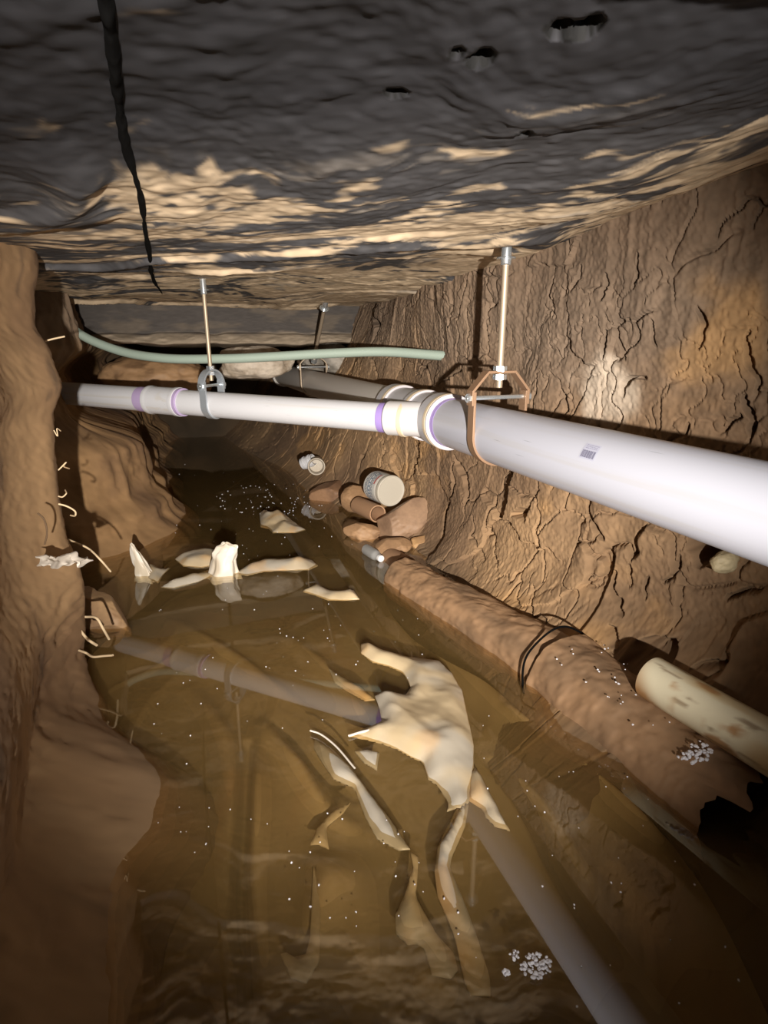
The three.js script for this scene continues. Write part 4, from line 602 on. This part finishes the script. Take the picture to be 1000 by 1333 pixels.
// ------------------------------------------------------------------ ceiling: the torn crack, its shade put in as a black strip, and small tears
{
  const pts = [[136, -10], [146, 60], [152, 110], [158, 160], [166, 200], [176, 232], [184, 262], [189, 300], [195, 335], [199, 360], [211, 382]], wd = [0.010, 0.010, 0.011, 0.011, 0.013, 0.009, 0.009, 0.010, 0.012, 0.017, 0.004];
  const P = pts.map(([u, v]) => { let p = onY(u, v, 0.775); for (let k = 0; k < 6; k++) p = onY(u, v, ceilingHeight(p.x, p.z) - 0.004); return p; });
  const c = new THREE.CatmullRomCurve3(P, false, 'centripetal');
  const g = grid(220, 9, (a, b) => { const p = c.getPoint(a), q = c.getTangent(a), n = V(q.z, 0, -q.x).normalize(), k = a * (wd.length - 1), i = Math.min(wd.length - 2, Math.floor(k)), gap = 0.4 + 0.6 * sstep(0.0, 0.02, Math.abs(a - 0.66)), w = lerp(wd[i], wd[i + 1], k - i) * gap * 0.72 * (0.85 + 0.3 * noise(a * 40, 2, 5)); const e = (b - 0.5) * w; p.addScaledVector(n, e); p.y = ceilingHeight(p.x, p.z) - 0.002 - 0.004 * (1 - (2 * b - 1) ** 2); return p; });
  const s = obj('crack_shade', g, M.black, scene.getObjectByName('ceiling')); s.userData.label = 'black strip standing for the shade in the torn crack along the ceiling';
}
// ------------------------------------------------------------------ foam
function crumbs(list) { const out = []; for (const [p, r] of list) { const g = new THREE.IcosahedronGeometry(r, 1); const a = g.attributes.position, k = rr(0, 99); for (let i = 0; i < a.count; i++) { const x = a.getX(i), y = a.getY(i), z = a.getZ(i), f = 1 + 0.5 * noise(x / r + k, y / r, z / r + k); a.setXYZ(i, x * f * 1.2, y * f * 0.8, z * f); } g.computeVertexNormals(); g.rotateY(rr(0, 6)).translate(p.x, p.y, p.z); out.push(g); } return out; }
{
  const c = [], blob = (u, v, du, dv, n, r, y) => { for (let i = 0; i < n; i++) { const a = rr(0, 6.283), k = Math.sqrt(rnd()); c.push([onY(u + du * k * Math.cos(a), v + dv * k * Math.sin(a), y + rr(0, 0.003)), rr(r * 0.5, r * 1.3)]); } };
  blob(698, 1258, 20, 17, 90, 0.0016, 0.001); blob(670, 1243, 7, 6, 14, 0.0014, 0.001); blob(660, 1266, 6, 4, 10, 0.0014, 0.001);
  tag(obj('foam_crumbs', crumbs(c), M.foam), 'dense clump of white foam crumbs floating on the water beside the long reflection of the pipe', 'foam', null, 'stuff');
}
{
  const c = [], d = V().subVectors(D2, D1).normalize(), x = V().crossVectors(UPV, d).normalize(), y = V().crossVectors(d, x);
  const put = (k, a, r) => { const R = 0.088 + 0.010 * clamp(k / 0.36, 0, 1) + 0.006; c.push([D1.clone().addScaledVector(d, k).addScaledVector(x, -R * Math.sin(a)).addScaledVector(y, R * Math.cos(a)), r]); };
  for (let i = 0; i < 46; i++) put(0.325 + 0.018 * (rnd() + rnd() - 1), 0.42 + 0.24 * (rnd() + rnd() - 1), rr(0.0014, 0.0030));
  for (let i = 0; i < 50; i++) put(rr(0.03, 0.34), rr(-0.7, 0.75), rr(0.0008, 0.002));
  tag(obj('foam_crumbs', crumbs(c), M.foam), 'white foam crumbs scattered on the socket of the mud covered pipe', 'foam', null, 'stuff');
}
{
  const c = []; for (let i = 0; i < 420; i++) { const u = rr(200, 640), v = rr(600, 1320), k = rnd(); if (k < 0.55 && v > 900) continue; const p = onY(u, v, 0.0008); if (noise(p.x * 5, p.z * 5, 7) < -0.15) continue; c.push([p, rr(0.0005, 0.0013) * (v < 720 ? 1.4 : 1)]); }
  for (let i = 0; i < 90; i++) { const a = rr(0, 6.28), k = Math.sqrt(rnd()); c.push([onY(355 + 75 * k * Math.cos(a), 650 + 22 * k * Math.sin(a), 0.0008), rr(0.0009, 0.0022)]); }
  for (let i = 0; i < 30; i++) c.push([onY(rr(660, 980), rr(1000, 1320), 0.0008), rr(0.0005, 0.0012)]);
  for (let i = 0; i < 24; i++) c.push([onY(rr(560, 660), rr(745, 800), 0.0008), rr(0.0008, 0.0015)]);
  tag(obj('foam_specks', crumbs(c), M.foam), 'tiny white specks of foam scattered all over the brown water', 'foam', null, 'stuff');
}
renderer.render(scene, camera);
